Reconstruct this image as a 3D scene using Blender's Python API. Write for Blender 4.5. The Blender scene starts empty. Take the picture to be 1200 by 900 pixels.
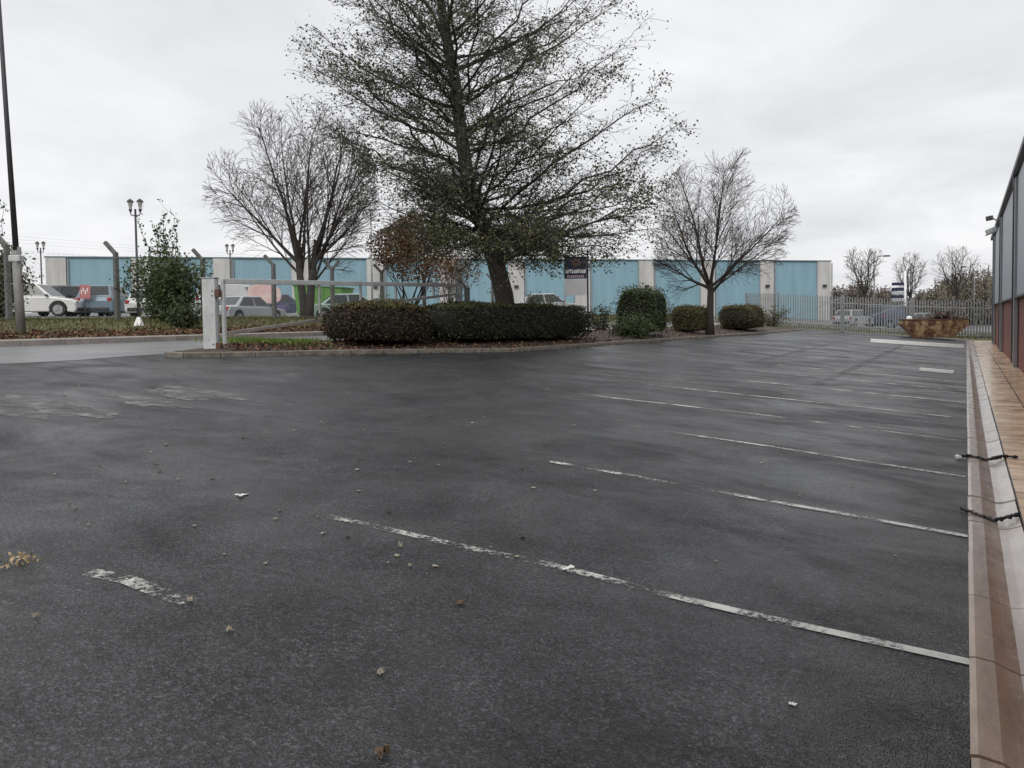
import bpy, math, random
import numpy as np
from mathutils import Vector, Matrix

R = math.radians
rnd = random.Random(7)
nrg = np.random.default_rng(7)
scene = bpy.context.scene
col = scene.collection

# ------------------------------------------------------------------ camera
F, YAW, ROLL, EYE = 900.0, 0.5338, 0.012, 1.6
CYOFF, VY = 35.0, 374.0
CY = VY + CYOFF
PITCH = math.atan(CYOFF / F)
FW = Vector((-math.sin(YAW) * math.cos(PITCH), math.cos(YAW) * math.cos(PITCH), -math.sin(PITCH)))
RT = Vector((math.cos(YAW), math.sin(YAW), 0))
UP = RT.cross(FW)
FH = Vector((-math.sin(YAW), math.cos(YAW), 0))
TILT = 0.071

def ray(x, y):
    u, v = (x - 600) / F, -(y - CY) / F
    c, s = math.cos(ROLL), math.sin(ROLL)
    u, v = c * u + s * v, -s * u + c * v
    return FW + u * RT + v * UP

def gp(x, y, t=TILT):
    """point of the sloping car park under a pixel of the survey photo"""
    r = ray(x, y)
    k = -EYE / (r.z + t * r.x)
    return k * r.x, k * r.y

def at(x, d, y=390):
    """plan position at depth d metres"""
    r = ray(x, y)
    k = d / r.dot(FH)
    return k * r.x, k * r.y

def zat(x, y, d):
    r = ray(x, y)
    return EYE + d / r.dot(FH) * r.z

def T(X, Y=0.0):
    a = -X
    if a <= 0: return 0.0
    pts = [(0, 0), (16.55, 1.175), (16.7, 1.265), (17.25, 1.285), (19.5, 1.50), (22, 1.70), (27, 1.80), (42, 2.02), (62, 2.48), (80, 2.75), (1000, 2.75)]
    for (x0, z0), (x1, z1) in zip(pts, pts[1:]):
        if a <= x1: return z0 + (z1 - z0) * (a - x0) / (x1 - x0)
    return 2.75

cam_d = bpy.data.cameras.new("camera"); cam = bpy.data.objects.new("camera", cam_d); col.objects.link(cam)
cam_d.sensor_fit = 'HORIZONTAL'; cam_d.sensor_width = 36.0
cam_d.lens = 36.0 * F / 1200.0
cam_d.shift_y = -(450 - CY) / 1200.0
cam_d.clip_start = 0.05; cam_d.clip_end = 5000
m = Matrix((RT, UP, -FW)).transposed().to_4x4()
m = Matrix.Translation((0, 0, EYE)) @ m @ Matrix.Rotation(-ROLL, 4, 'Z')
cam.matrix_world = m
scene.camera = cam

# ------------------------------------------------------------------ materials
def newmat(name):
    mt = bpy.data.materials.new(name); mt.use_nodes = True
    nt = mt.node_tree; b = nt.nodes["Principled BSDF"]
    return mt, nt, b

def N(nt, t, **kw):
    n = nt.nodes.new(t)
    for k, v in kw.items():
        if k in n.inputs: n.inputs[k].default_value = v
        else: setattr(n, k, v)
    return n

def ramp(nt, fac, stops):
    r = nt.nodes.new("ShaderNodeValToRGB")
    e = r.color_ramp.elements
    while len(e) < len(stops): e.new(0.5)
    for el, (p, c) in zip(e, stops):
        el.position = p; el.color = (*c, 1) if len(c) == 3 else c
    nt.links.new(fac, r.inputs[0])
    return r

def g(v): return (v, v, v)

def mixc(nt, fac, a, b, mode='MIX'):
    n = nt.nodes.new("ShaderNodeMix"); n.data_type = 'RGBA'; n.blend_type = mode
    for sock, v in ((n.inputs[0], fac), (n.inputs[6], a), (n.inputs[7], b)):
        if isinstance(v, (int, float)): sock.default_value = v
        elif isinstance(v, tuple): sock.default_value = (*v, 1)
        else: nt.links.new(v, sock)
    return n.outputs[2]

def coords(nt, obj=True):
    return nt.nodes.new("ShaderNodeTexCoord").outputs['Object' if obj else 'Generated']

def noise(nt, vec, scale, detail=4, rough=0.55, dist=0.0):
    n = N(nt, "ShaderNodeTexNoise", Scale=scale, Detail=detail, Roughness=rough, Distortion=dist)
    nt.links.new(vec, n.inputs['Vector']); return n.outputs['Fac']

def mapping(nt, vec, scale=(1, 1, 1), rot=(0, 0, 0)):
    n = nt.nodes.new("ShaderNodeMapping"); n.inputs['Scale'].default_value = scale; n.inputs['Rotation'].default_value = rot
    nt.links.new(vec, n.inputs[0]); return n.outputs[0]

def bump(nt, b, h, strength, dist=0.01):
    n = N(nt, "ShaderNodeBump", Strength=strength, Distance=dist)
    nt.links.new(h, n.inputs['Height']); nt.links.new(n.outputs[0], b.inputs['Normal'])

def simple(name, c, rough=0.6, metal=0.0, var=0.25, scale=6.0, c2=None, bumps=0.0, bscale=40, stretch=(1, 1, 1), spec=None):
    mt, nt, b = newmat(name)
    v = mapping(nt, coords(nt), stretch)
    n = noise(nt, v, scale, 6, 0.6)
    dark = tuple(x * (1 - var) for x in c) if c2 is None else c2
    r = ramp(nt, n, [(0.3, dark), (0.68, c)])
    nt.links.new(r.outputs[0], b.inputs['Base Color'])
    b.inputs['Roughness'].default_value = rough; b.inputs['Metallic'].default_value = metal
    if spec is not None: b.inputs['Specular IOR Level'].default_value = spec
    if bumps: bump(nt, b, noise(nt, coords(nt), bscale, 5), bumps)
    return mt

def leafmat(name, stops, rough=0.5, trans=0.15):
    mt, nt, b = newmat(name)
    a = nt.nodes.new("ShaderNodeAttribute"); a.attribute_name = "tint"
    r = ramp(nt, a.outputs['Fac'], stops)
    nt.links.new(r.outputs[0], b.inputs['Base Color'])
    b.inputs['Roughness'].default_value = rough
    b.inputs['Specular IOR Level'].default_value = 0.3
    if trans:
        t = nt.nodes.new("ShaderNodeBsdfTranslucent"); nt.links.new(r.outputs[0], t.inputs['Color'])
        mx = nt.nodes.new("ShaderNodeMixShader"); mx.inputs[0].default_value = trans
        nt.links.new(b.outputs[0], mx.inputs[1]); nt.links.new(t.outputs[0], mx.inputs[2])
        nt.links.new(mx.outputs[0], nt.nodes["Material Output"].inputs['Surface'])
    return mt

M = {}
# -- wet tarmac
def tarmac():
    mt, nt, b = newmat("wet tarmac")
    c = coords(nt)
    big = noise(nt, c, 0.30, 5, 0.6)
    mid = noise(nt, mapping(nt, c, (1.5, 0.8, 1), (0, 0, 0.5)), 1.1, 8, 0.72, 0.3)
    fine = noise(nt, c, 34, 4, 0.75)
    vor = N(nt, "ShaderNodeTexVoronoi", Scale=112.0); nt.links.new(c, vor.inputs['Vector'])
    base = ramp(nt, mid, [(0.33, (0.012, 0.0125, 0.0133)), (0.5, (0.025, 0.026, 0.0275)), (0.68, (0.046, 0.047, 0.049))])
    base2 = mixc(nt, ramp(nt, big, [(0.42, g(0)), (0.7, g(0.6))]).outputs[0], base.outputs[0], (0.032, 0.033, 0.0335))
    sep = nt.nodes.new("ShaderNodeSeparateColor"); nt.links.new(vor.outputs['Color'], sep.inputs[0])
    stone = ramp(nt, sep.outputs[0], [(0.0, g(0.25)), (0.55, g(0.95)), (0.84, g(1.75)), (0.97, g(2.9))])
    base3 = mixc(nt, 1.0, base2, stone.outputs[0], 'MULTIPLY')
    spk = ramp(nt, fine, [(0.33, g(0.4)), (0.68, g(1.5))])
    base4 = mixc(nt, 0.85, base3, spk.outputs[0], 'MULTIPLY')
    nt.links.new(base4, b.inputs['Base Color'])
    wet = noise(nt, mapping(nt, c, (0.9, 1.5, 1), (0, 0, -0.3)), 0.7, 7, 0.66, 0.4)
    rr = ramp(nt, wet, [(0.33, g(0.26)), (0.52, g(0.44)), (0.7, g(0.62))])
    nt.links.new(rr.outputs[0], b.inputs['Roughness'])
    sp = ramp(nt, wet, [(0.36, g(0.52)), (0.5, g(0.36)), (0.68, g(0.2))]); nt.links.new(sp.outputs[0], b.inputs['Specular IOR Level'])
    h = nt.nodes.new("ShaderNodeMath"); h.operation = 'MULTIPLY_ADD'
    nt.links.new(fine, h.inputs[0]); h.inputs[1].default_value = 1.4; nt.links.new(vor.outputs['Distance'], h.inputs[2])
    bump(nt, b, h.outputs[0], 0.7, 0.008)
    return mt
M['tarmac'] = tarmac()

def roadmat():
    mt, nt, b = newmat("pale road")
    c = coords(nt)
    n = noise(nt, mapping(nt, c, (2.5, 0.5, 1)), 0.8, 6, 0.6)
    r = ramp(nt, n, [(0.3, (0.12, 0.12, 0.122)), (0.7, (0.20, 0.20, 0.20))])
    f = ramp(nt, noise(nt, c, 60, 3, 0.7), [(0.3, g(0.75)), (0.7, g(1.15))])
    nt.links.new(mixc(nt, 0.7, r.outputs[0], f.outputs[0], 'MULTIPLY'), b.inputs['Base Color'])
    b.inputs['Roughness'].default_value = 0.42
    bump(nt, b, noise(nt, c, 70, 3), 0.25, 0.005)
    return mt
M['road'] = roadmat()

def earthmat():
    mt, nt, b = newmat("rough grass and soil")
    c = coords(nt)
    n = noise(nt, c, 0.6, 7, 0.7); n2 = noise(nt, c, 7, 6, 0.7)
    r = ramp(nt, n, [(0.35, (0.075, 0.06, 0.03)), (0.5, (0.10, 0.10, 0.035)), (0.65, (0.085, 0.10, 0.03))])
    f = ramp(nt, n2, [(0.3, g(0.5)), (0.7, g(1.3))])
    nt.links.new(mixc(nt, 0.8, r.outputs[0], f.outputs[0], 'MULTIPLY'), b.inputs['Base Color'])
    b.inputs['Roughness'].default_value = 0.9
    bump(nt, b, n2, 0.8, 0.05)
    return mt
M['earth'] = earthmat()
M['soil'] = simple("leaf strewn soil", (0.075, 0.05, 0.032), 0.85, scale=9, c2=(0.022, 0.016, 0.012), bumps=0.9, bscale=25)
M['yard'] = simple("far yard tarmac", (0.12, 0.12, 0.12), 0.5, scale=0.8, c2=(0.075, 0.075, 0.078))

def slabmat():
    mt, nt, b = newmat("wet paving slabs")
    c = coords(nt)
    br = N(nt, "ShaderNodeTexBrick", Scale=1.0)
    br.inputs['Brick Width'].default_value = 0.475; br.inputs['Row Height'].default_value = 0.62
    br.inputs['Mortar Size'].default_value = 0.012; br.inputs['Mortar Smooth'].default_value = 0.2
    br.inputs['Color1'].default_value = (0.66, 0.48, 0.31, 1); br.inputs['Color2'].default_value = (0.74, 0.59, 0.43, 1)
    br.inputs['Mortar'].default_value = (0.05, 0.035, 0.025, 1)
    br.offset = 0.0
    sh = mapping(nt, c); sh.node.inputs['Location'].default_value = (-.383, 0, 0); nt.links.new(sh, br.inputs['Vector'])
    st = ramp(nt, noise(nt, mapping(nt, c, (1, 2.2, 1)), 1.1, 7, 0.68, 0.5), [(0.32, (0.55, 0.42, 0.32)), (0.52, (1.0, 0.95, 0.9)), (0.68, (1.25, 1.22, 1.18))])
    fi = ramp(nt, noise(nt, c, 90, 3, 0.7), [(0.3, g(0.8)), (0.7, g(1.12))])
    x = mixc(nt, 0.9, br.outputs['Color'], st.outputs[0], 'MULTIPLY')
    nt.links.new(mixc(nt, 0.8, x, fi.outputs[0], 'MULTIPLY'), b.inputs['Base Color'])
    rr = ramp(nt, noise(nt, c, 1.5, 5, 0.6), [(0.35, g(0.10)), (0.65, g(0.32))])
    nt.links.new(rr.outputs[0], b.inputs['Roughness'])
    bump(nt, b, br.outputs['Fac'], -0.4, 0.006)
    return mt
M['slab'] = slabmat()

def channelmat():
    mt, nt, b = newmat("dished concrete channel")
    c = coords(nt)
    sx = nt.nodes.new("ShaderNodeSeparateXYZ"); nt.links.new(c, sx.inputs[0])
    wob = noise(nt, c, 5, 5, 0.6)
    ad = nt.nodes.new("ShaderNodeMath"); ad.operation = 'MULTIPLY_ADD'
    sb = nt.nodes.new('ShaderNodeMath'); sb.operation = 'SUBTRACT'; nt.links.new(wob, sb.inputs[0]); sb.inputs[1].default_value = 0.35; nt.links.new(sb.outputs[0], ad.inputs[0]); ad.inputs[1].default_value = 0.16; nt.links.new(sx.outputs[0], ad.inputs[2])
    pale = ramp(nt, ad.outputs[0], [(0.05, (0.36, 0.29, 0.235)), (0.20, (0.42, 0.365, 0.31)), (0.30, (0.50, 0.45, 0.40)), (0.42, (0.52, 0.455, 0.38))])
    brown = ramp(nt, ad.outputs[0], [(0.05, (0.30, 0.215, 0.155)), (0.12, (0.25, 0.175, 0.125)), (0.22, (0.28, 0.205, 0.155)), (0.34, (0.44, 0.39, 0.34))])
    wy = nt.nodes.new("ShaderNodeMath"); wy.operation = 'MULTIPLY_ADD'
    nt.links.new(noise(nt, c, 1.4, 6, 0.7), wy.inputs[0]); wy.inputs[1].default_value = 3.0; nt.links.new(sx.outputs[1], wy.inputs[2])
    wm = N(nt, "ShaderNodeMapRange"); nt.links.new(wy.outputs[0], wm.inputs[0])
    wm.inputs[1].default_value = 6.2; wm.inputs[2].default_value = 8.6; wm.inputs[3].default_value = 1.0; wm.inputs[4].default_value = 0.12
    base_c = mixc(nt, wm.outputs[0], pale.outputs[0], brown.outputs[0])
    st = ramp(nt, noise(nt, mapping(nt, c, (3, 0.8, 1)), 2.2, 7, 0.7), [(0.3, g(0.6)), (0.65, g(1.12))])
    fi = ramp(nt, noise(nt, c, 120, 3, 0.8), [(0.3, g(0.7)), (0.7, g(1.15))])
    x = mixc(nt, 0.9, base_c, st.outputs[0], 'MULTIPLY')
    nt.links.new(mixc(nt, 0.9, x, fi.outputs[0], 'MULTIPLY'), b.inputs['Base Color'])
    rr = ramp(nt, wob, [(0.35, g(0.10)), (0.65, g(0.30))])
    nt.links.new(rr.outputs[0], b.inputs['Roughness'])
    bump(nt, b, noise(nt, c, 80, 4, 0.7), 0.25, 0.004)
    return mt
M['channel'] = channelmat()
M['kerb'] = simple("kerb concrete", (0.20, 0.18, 0.15), 0.7, scale=5, c2=(0.075, 0.068, 0.052), bumps=0.4)
M['kerbpale'] = simple("pale kerb concrete", (0.30, 0.27, 0.25), 0.7, scale=4, c2=(0.18, 0.16, 0.145), bumps=0.4)

def paintmat(name, colr=(0.62, 0.61, 0.57), scale=26, thr=1.50, soft=0.16):
    mt, nt, b = newmat(name)
    c = coords(nt)
    a = nt.nodes.new("ShaderNodeAttribute"); a.attribute_name = "tint"
    n = noise(nt, c, scale, 5, 0.7); n2 = noise(nt, c, 3.2, 4, 0.6)
    s = nt.nodes.new("ShaderNodeMath"); s.operation = 'MULTIPLY_ADD'
    nt.links.new(n2, s.inputs[0]); s.inputs[1].default_value = 0.9; nt.links.new(n, s.inputs[2])
    s2 = nt.nodes.new("ShaderNodeMath"); s2.operation = 'ADD'
    nt.links.new(s.outputs[0], s2.inputs[0]); nt.links.new(a.outputs['Fac'], s2.inputs[1])
    r = ramp(nt, s2.outputs[0], [(0.0, g(0)), (1.0, g(1))])
    mr = N(nt, "ShaderNodeMapRange"); nt.links.new(s2.outputs[0], mr.inputs[0])
    mr.inputs[1].default_value = thr; mr.inputs[2].default_value = thr + soft
    nt.nodes.remove(r)
    colr_n = ramp(nt, n2, [(0.3, tuple(x * 0.62 for x in colr)), (0.7, colr)])
    nt.links.new(colr_n.outputs[0], b.inputs['Base Color']); b.inputs['Roughness'].default_value = 0.5
    tr = nt.nodes.new("ShaderNodeBsdfTransparent"); mx = nt.nodes.new("ShaderNodeMixShader")
    nt.links.new(mr.outputs[0], mx.inputs[0]); nt.links.new(tr.outputs[0], mx.inputs[1]); nt.links.new(b.outputs[0], mx.inputs[2])
    nt.links.new(mx.outputs[0], nt.nodes["Material Output"].inputs['Surface'])
    return mt
M['paint'] = paintmat("worn white paint", (0.56, 0.55, 0.51), 34, 1.52, .22)
M['oldpaint'] = paintmat("faded grey green paint", (0.135, 0.14, 0.12), 14, 1.3, .5)
M['tar'] = paintmat("dark tar seam", (0.018, 0.018, 0.019), 6, 1.2, .7)
M['wetpatch'] = paintmat("pale wet patch", (0.17, 0.17, 0.168), 5, 1.2, .5)  # flat pale colour with broken edges, for the puddle patches

M['galv'] = simple("galvanised steel", (0.42, 0.44, 0.45), 0.5, 0.35, 0.3, 14)
M['galvdark'] = simple('dull galvanised steel', (0.27, 0.285, 0.29), 0.5, 0.3, 0.3, 9)
M['galvpale'] = simple("pale painted steel", (0.50, 0.52, 0.52), 0.45, 0.1, 0.25, 5, stretch=(1, 1, 0.4))
def gatepaint():
    mt, nt, b = newmat("chipped gate post paint")
    c = coords(nt)
    n = noise(nt, mapping(nt, c, (1, 1, .35)), 5, 7, .7); n2 = noise(nt, mapping(nt, c, (1, 1, .5)), 13, 8, .75)
    r = ramp(nt, n, [(.3, (.36, .37, .36)), (.65, (.52, .54, .54))])
    k = ramp(nt, n2, [(.60, g(0)), (.68, g(1))])
    nt.links.new(mixc(nt, k.outputs[0], r.outputs[0], (.17, .10, .07)), b.inputs['Base Color']); b.inputs['Roughness'].default_value = .5
    return mt
M['gatepaint'] = gatepaint()
M['gatesteel'] = simple("weathered gate steel", (0.36, 0.37, 0.36), 0.5, 0.2, 0.4, 7)
M['rust'] = simple("rusty steel", (0.15, 0.075, 0.05), 0.8, 0.1, 0.5, 18)
M['concrete'] = simple("post concrete", (0.16, 0.16, 0.155), 0.85, scale=9, c2=(0.075, 0.078, 0.075), bumps=0.5)
M['darksteel'] = simple("dark steel and backlit pole", (0.045, 0.045, 0.05), 0.5, 0.2, 0.3, 5)  # on the tall lamp column this dark stands for backlight
M['postgrey'] = simple("scuffed grey post paint", (0.24, 0.235, 0.225), 0.6, 0, 0.4, 8, stretch=(2, 2, 0.5))
M['lampglass'] = simple("lantern glass", (0.40, 0.40, 0.38), 0.25, 0, 0.1, 3)
M['blackplastic'] = simple("black plastic", (0.018, 0.018, 0.02), 0.4, 0, 0.3, 6)
M['tyre'] = simple("tyre rubber", (0.02, 0.02, 0.02), 0.8)
M['rim'] = simple("alloy rim", (0.35, 0.35, 0.36), 0.35, 0.6)
M['glass'] = simple("tinted car glass", (0.018, 0.022, 0.026), 0.08, 0, 0.2, 2, spec=0.6)
M['headlamp'] = simple("headlamp lens", (0.6, 0.62, 0.62), 0.15)
M['taillamp'] = simple("tail lamp lens", (0.32, 0.015, 0.015), 0.25)
M['white'] = simple("white sheet", (0.82, 0.82, 0.82), 0.5, 0, 0.1, 4)
M['navy'] = simple("navy sign face", (0.012, 0.014, 0.05), 0.5, 0, 0.2, 4)
M['emblem'] = simple("brown emblem", (0.16, 0.085, 0.055), 0.6)
M['pinkmark'] = simple("pale lettering", (0.62, 0.50, 0.54), 0.6)
M['bark'] = simple("dark alder bark", (0.050, 0.046, 0.036), 0.9, 0, 0.6, 12, bumps=0.9, bscale=18, stretch=(1, 1, 0.35))
M['bark2'] = simple("grey brown bark", (0.044, 0.037, 0.031), 0.9, 0, 0.5, 12, bumps=0.7, bscale=20, stretch=(1, 1, 0.4))
M['twig'] = simple("reddish brown bark", (0.055, 0.041, 0.036), 0.9, 0, 0.4, 8)

def brickmat():
    mt, nt, b = newmat("red brick wall")
    c = coords(nt)
    sw = nt.nodes.new("ShaderNodeSeparateXYZ"); nt.links.new(c, sw.inputs[0])
    ad = nt.nodes.new("ShaderNodeMath"); ad.operation = 'ADD'
    nt.links.new(sw.outputs[0], ad.inputs[0]); nt.links.new(sw.outputs[1], ad.inputs[1])
    cb = nt.nodes.new("ShaderNodeCombineXYZ"); nt.links.new(ad.outputs[0], cb.inputs[0]); nt.links.new(sw.outputs[2], cb.inputs[1])
    br = N(nt, "ShaderNodeTexBrick", Scale=1.0)
    br.inputs['Brick Width'].default_value = 0.225; br.inputs['Row Height'].default_value = 0.075
    br.inputs['Mortar Size'].default_value = 0.006
    br.inputs['Color1'].default_value = (0.24, 0.065, 0.045, 1); br.inputs['Color2'].default_value = (0.17, 0.045, 0.035, 1)
    br.inputs['Mortar'].default_value = (0.22, 0.18, 0.16, 1)
    nt.links.new(cb.outputs[0], br.inputs['Vector'])
    st = ramp(nt, noise(nt, c, 1.5, 6, 0.6), [(0.3, g(0.7)), (0.7, g(1.15))])
    nt.links.new(mixc(nt, 0.8, br.outputs['Color'], st.outputs[0], 'MULTIPLY'), b.inputs['Base Color'])
    b.inputs['Roughness'].default_value = 0.8
    return mt
M['brick'] = brickmat()

def claddingmat(name, c, period=0.2, axis=1, depth=0.5, var=0.12):
    mt, nt, b = newmat(name)
    co = coords(nt)
    n = noise(nt, mapping(nt, co, (1, 1, 0.12)), 1.3, 8, 0.72)
    r = ramp(nt, n, [(0.3, tuple(x * (1 - var) for x in c)), (0.7, c)])
    nt.links.new(r.outputs[0], b.inputs['Base Color']); b.inputs['Roughness'].default_value = 0.45
    w = N(nt, "ShaderNodeTexWave", Scale=1.0); w.wave_type = 'BANDS'; w.bands_direction = 'XYZ'[axis]
    w.inputs['Scale'].default_value = 0.314 / period
    nt.links.new(co, w.inputs['Vector']); bump(nt, b, w.outputs['Fac'], depth, 0.02)
    return mt
M['cladgrey'] = claddingmat("grey profiled cladding", (0.40, 0.42, 0.45))
M['colgrey'] = simple("grey column cover", (0.27, 0.275, 0.29), 0.5, 0, 0.2, 2)
M['fascia'] = simple("dark grey eaves trim", (0.10, 0.105, 0.11), 0.5, 0, 0.25, 2)
M['cream'] = claddingmat("cream profiled panel", (0.55, 0.54, 0.515), 0.3, 0, 0.3, 0.38)
M['teal'] = claddingmat("sky blue profiled panel", (0.22, 0.37, 0.44), 0.3, 0, 0.3, 0.22)
M['warehousetrim'] = simple("warehouse roof trim", (0.09, 0.15, 0.17), 0.5)
M['roofgrey'] = simple("grey roof sheet", (0.30, 0.31, 0.32), 0.5)

M['alderleaf'] = leafmat("alder leaves", [(0.0, (0.030, 0.034, 0.020)), (0.45, (0.078, 0.088, 0.045)), (0.8, (0.13, 0.14, 0.07)), (1.0, (0.18, 0.14, 0.07))])
M['aldercone'] = simple("alder cones", (0.02, 0.016, 0.012), 0.9)
M['autumnleaf'] = leafmat("autumn leaves", [(0.0, (0.07, 0.036, 0.018)), (0.5, (0.20, 0.095, 0.042)), (0.8, (0.22, 0.135, 0.07)), (1.0, (0.08, 0.085, 0.03))])
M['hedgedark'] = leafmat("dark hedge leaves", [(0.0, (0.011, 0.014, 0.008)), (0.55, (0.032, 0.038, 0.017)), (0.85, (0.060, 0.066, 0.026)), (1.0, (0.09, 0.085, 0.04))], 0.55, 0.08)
M['hedgebrown'] = leafmat("bronze hedge leaves", [(0.0, (0.015, 0.010, 0.008)), (0.5, (0.046, 0.032, 0.019)), (0.8, (0.085, 0.070, 0.028)), (1.0, (0.12, 0.125, 0.04))], 0.6, 0.1)
M['shrubgreen'] = leafmat("green shrub leaves", [(0.0, (0.018, 0.024, 0.010)), (0.5, (0.050, 0.068, 0.028)), (0.85, (0.10, 0.12, 0.05)), (1.0, (0.24, 0.25, 0.15))], 0.45, 0.12)
M['shrubolive'] = leafmat("olive shrub leaves", [(0.0, (0.030, 0.030, 0.014)), (0.5, (0.085, 0.080, 0.032)), (0.85, (0.13, 0.11, 0.045)), (1.0, (0.14, 0.10, 0.05))], 0.55, 0.1)
M['vergeshrub'] = leafmat("verge shrub leaves", [(0.0, (0.03, 0.042, 0.018)), (0.5, (0.075, 0.105, 0.042)), (0.85, (0.13, 0.165, 0.075)), (1.0, (0.19, 0.20, 0.12))], 0.45, 0.2)
M['core'] = simple("dark hedge core", (0.016, 0.014, 0.010), 0.95, 0, 0.5, 15)  # even dark colour for the solid filling inside the hedges
M['grassblade'] = leafmat("grass blades", [(0.0, (0.05, 0.05, 0.018)), (0.5, (0.11, 0.115, 0.04)), (0.8, (0.18, 0.15, 0.07)), (1.0, (0.10, 0.14, 0.03))], 0.7, 0.2)
M['greengrass'] = leafmat("bright grass blades", [(0.0, (0.06, 0.10, 0.02)), (0.6, (0.13, 0.20, 0.04)), (1.0, (0.20, 0.24, 0.07))], 0.7, 0.2)
M['litter'] = leafmat("dead leaves", [(0.0, (0.03, 0.018, 0.012)), (0.4, (0.09, 0.042, 0.026)), (0.75, (0.16, 0.082, 0.05)), (1.0, (0.30, 0.20, 0.12))], 0.75, 0.05)
M['paleleaf'] = simple("pale dead leaf", (0.42, 0.37, 0.29), 0.7, 0, 0.3, 60)
M['brownleaf'] = simple("brown dead leaf", (0.20, 0.13, 0.075), 0.7, 0, 0.5, 60)
M['darkleaf'] = simple("sodden dark leaf", (0.03, 0.022, 0.018), 0.5, 0, 0.4, 60)
M['chip'] = simple("white paint chip", (0.70, 0.69, 0.66), 0.6, 0, 0.15, 30)
M['farwood'] = leafmat("haze-lightened winter woodland", [(0.0, (0.13, 0.11, 0.10)), (0.5, (0.21, 0.18, 0.155)), (0.8, (0.23, 0.215, 0.15)), (1.0, (0.19, 0.21, 0.13))], 0.9, 0.1)  # colours lightened to carry the distance haze
M['skipsteel'] = None

def skipmat():
    mt, nt, b = newmat("rusting yellow skip steel")
    c = coords(nt)
    n = noise(nt, c, 2.2, 8, 0.72, 0.6)
    r = ramp(nt, n, [(0.38, (0.07, 0.034, 0.022)), (0.48, (0.17, 0.085, 0.045)), (0.56, (0.34, 0.24, 0.12)), (0.75, (0.40, 0.32, 0.20))])
    nt.links.new(r.outputs[0], b.inputs['Base Color']); b.inputs['Roughness'].default_value = 0.75
    bump(nt, b, n, 0.5, 0.02); return mt
M['skipsteel'] = skipmat()
M['debris'] = simple("broken rubble", (0.13, 0.10, 0.08), 0.9, 0, 0.7, 4)

def carpaint(name, c): return simple(name, c, 0.25, 0.1, 0.12, 1.5)

# ------------------------------------------------------------------ mesh helpers
class MB:
    def __init__(s): s.v = []; s.f = []; s.t = []
    def quad(s, *p, t=0.0):
        i = len(s.v); s.v += [tuple(q) for q in p]; s.f.append(tuple(range(i, i + len(p)))); s.t.append(t)
    def box(s, c, sz, rz=0.0, taper=1.0, mat=None):
        i = len(s.v); ca, sa = math.cos(rz), math.sin(rz)
        for k in (-1, 1):
            q = 1.0 if k < 0 else taper
            for a, b in ((-1, -1), (1, -1), (1, 1), (-1, 1)):
                x, y, z = a * sz[0] / 2 * q, b * sz[1] / 2 * q, k * sz[2] / 2
                if mat is not None: p = mat @ Vector((x, y, z)); s.v.append((c[0] + p.x, c[1] + p.y, c[2] + p.z))
                else: s.v.append((c[0] + ca * x - sa * y, c[1] + sa * x + ca * y, c[2] + z))
        for f in ((3, 2, 1, 0), (4, 5, 6, 7), (0, 1, 5, 4), (1, 2, 6, 5), (2, 3, 7, 6), (3, 0, 4, 7)):
            s.f.append(tuple(i + q for q in f)); s.t.append(0.0)
    def bar(s, a, b, w, h):
        a, b = Vector(a), Vector(b); d = b - a; L = d.length
        q = d.to_track_quat('X', 'Z').to_matrix()
        s.box((a + b) / 2, (L, w, h), mat=q)
    def tube(s, pts, rad, n=6, cap=True):
        i0 = len(s.v); pts = [Vector(p) for p in pts]; L = len(pts)
        if isinstance(rad, (int, float)): rad = [rad] * L
        ref = Vector((0.31, 0.17, 0.93)) if abs((pts[-1] - pts[0]).normalized().z) < 0.9 else Vector((1, 0.1, 0))
        for k, p in enumerate(pts):
            d = (pts[min(k + 1, L - 1)] - pts[max(k - 1, 0)])
            if d.length < 1e-9: d = Vector((0, 0, 1))
            d.normalize(); u = ref.cross(d)
            if u.length < 1e-4: u = Vector((1, 0, 0)).cross(d)
            u.normalize(); w = d.cross(u)
            for j in range(n):
                a = 2 * math.pi * j / n
                q = p + rad[k] * (math.cos(a) * u + math.sin(a) * w); s.v.append((q.x, q.y, q.z))
        for k in range(L - 1):
            for j in range(n):
                a = i0 + k * n + j; b = i0 + k * n + (j + 1) % n
                s.f.append((a, b, b + n, a + n)); s.t.append(0.0)
        if cap:
            s.f.append(tuple(i0 + j for j in range(n))[::-1]); s.t.append(0.0)
            s.f.append(tuple(i0 + (L - 1) * n + j for j in range(n))); s.t.append(0.0)
    def prism(s, out, y0, y1, ax='y', sc1=1.0):
        """outline (a, z) swept from y0 to y1"""
        i = len(s.v); n = len(out)
        for y in (y0, y1):
            for a, z in out: s.v.append((a, y, z) if ax == 'y' else (y, a, z))
        s.f.append(tuple(range(i, i + n))); s.f.append(tuple(range(i + 2 * n - 1, i + n - 1, -1)))
        for k in range(n):
            s.f.append((i + k, i + n + k, i + n + (k + 1) % n, i + (k + 1) % n))
        s.t += [0.0] * (n + 2)
    def build(s, name, mat, parent=None, smooth=False, bevel=0.0, tint=False):
        me = bpy.data.meshes.new(name); me.from_pydata(s.v, [], s.f)
        if mat: me.materials.append(mat)
        if smooth: me.polygons.foreach_set("use_smooth", [True] * len(s.f))
        if tint:
            at_ = me.attributes.new("tint", 'FLOAT', 'FACE'); at_.data.foreach_set("value", s.t)
        me.update()
        o = bpy.data.objects.new(name, me); col.objects.link(o)
        if parent: o.parent = parent
        if bevel:
            b = o.modifiers.new("edge", 'BEVEL'); b.width = bevel; b.segments = 2; b.limit_method = 'ANGLE'; b.angle_limit = R(35)
        return o

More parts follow.
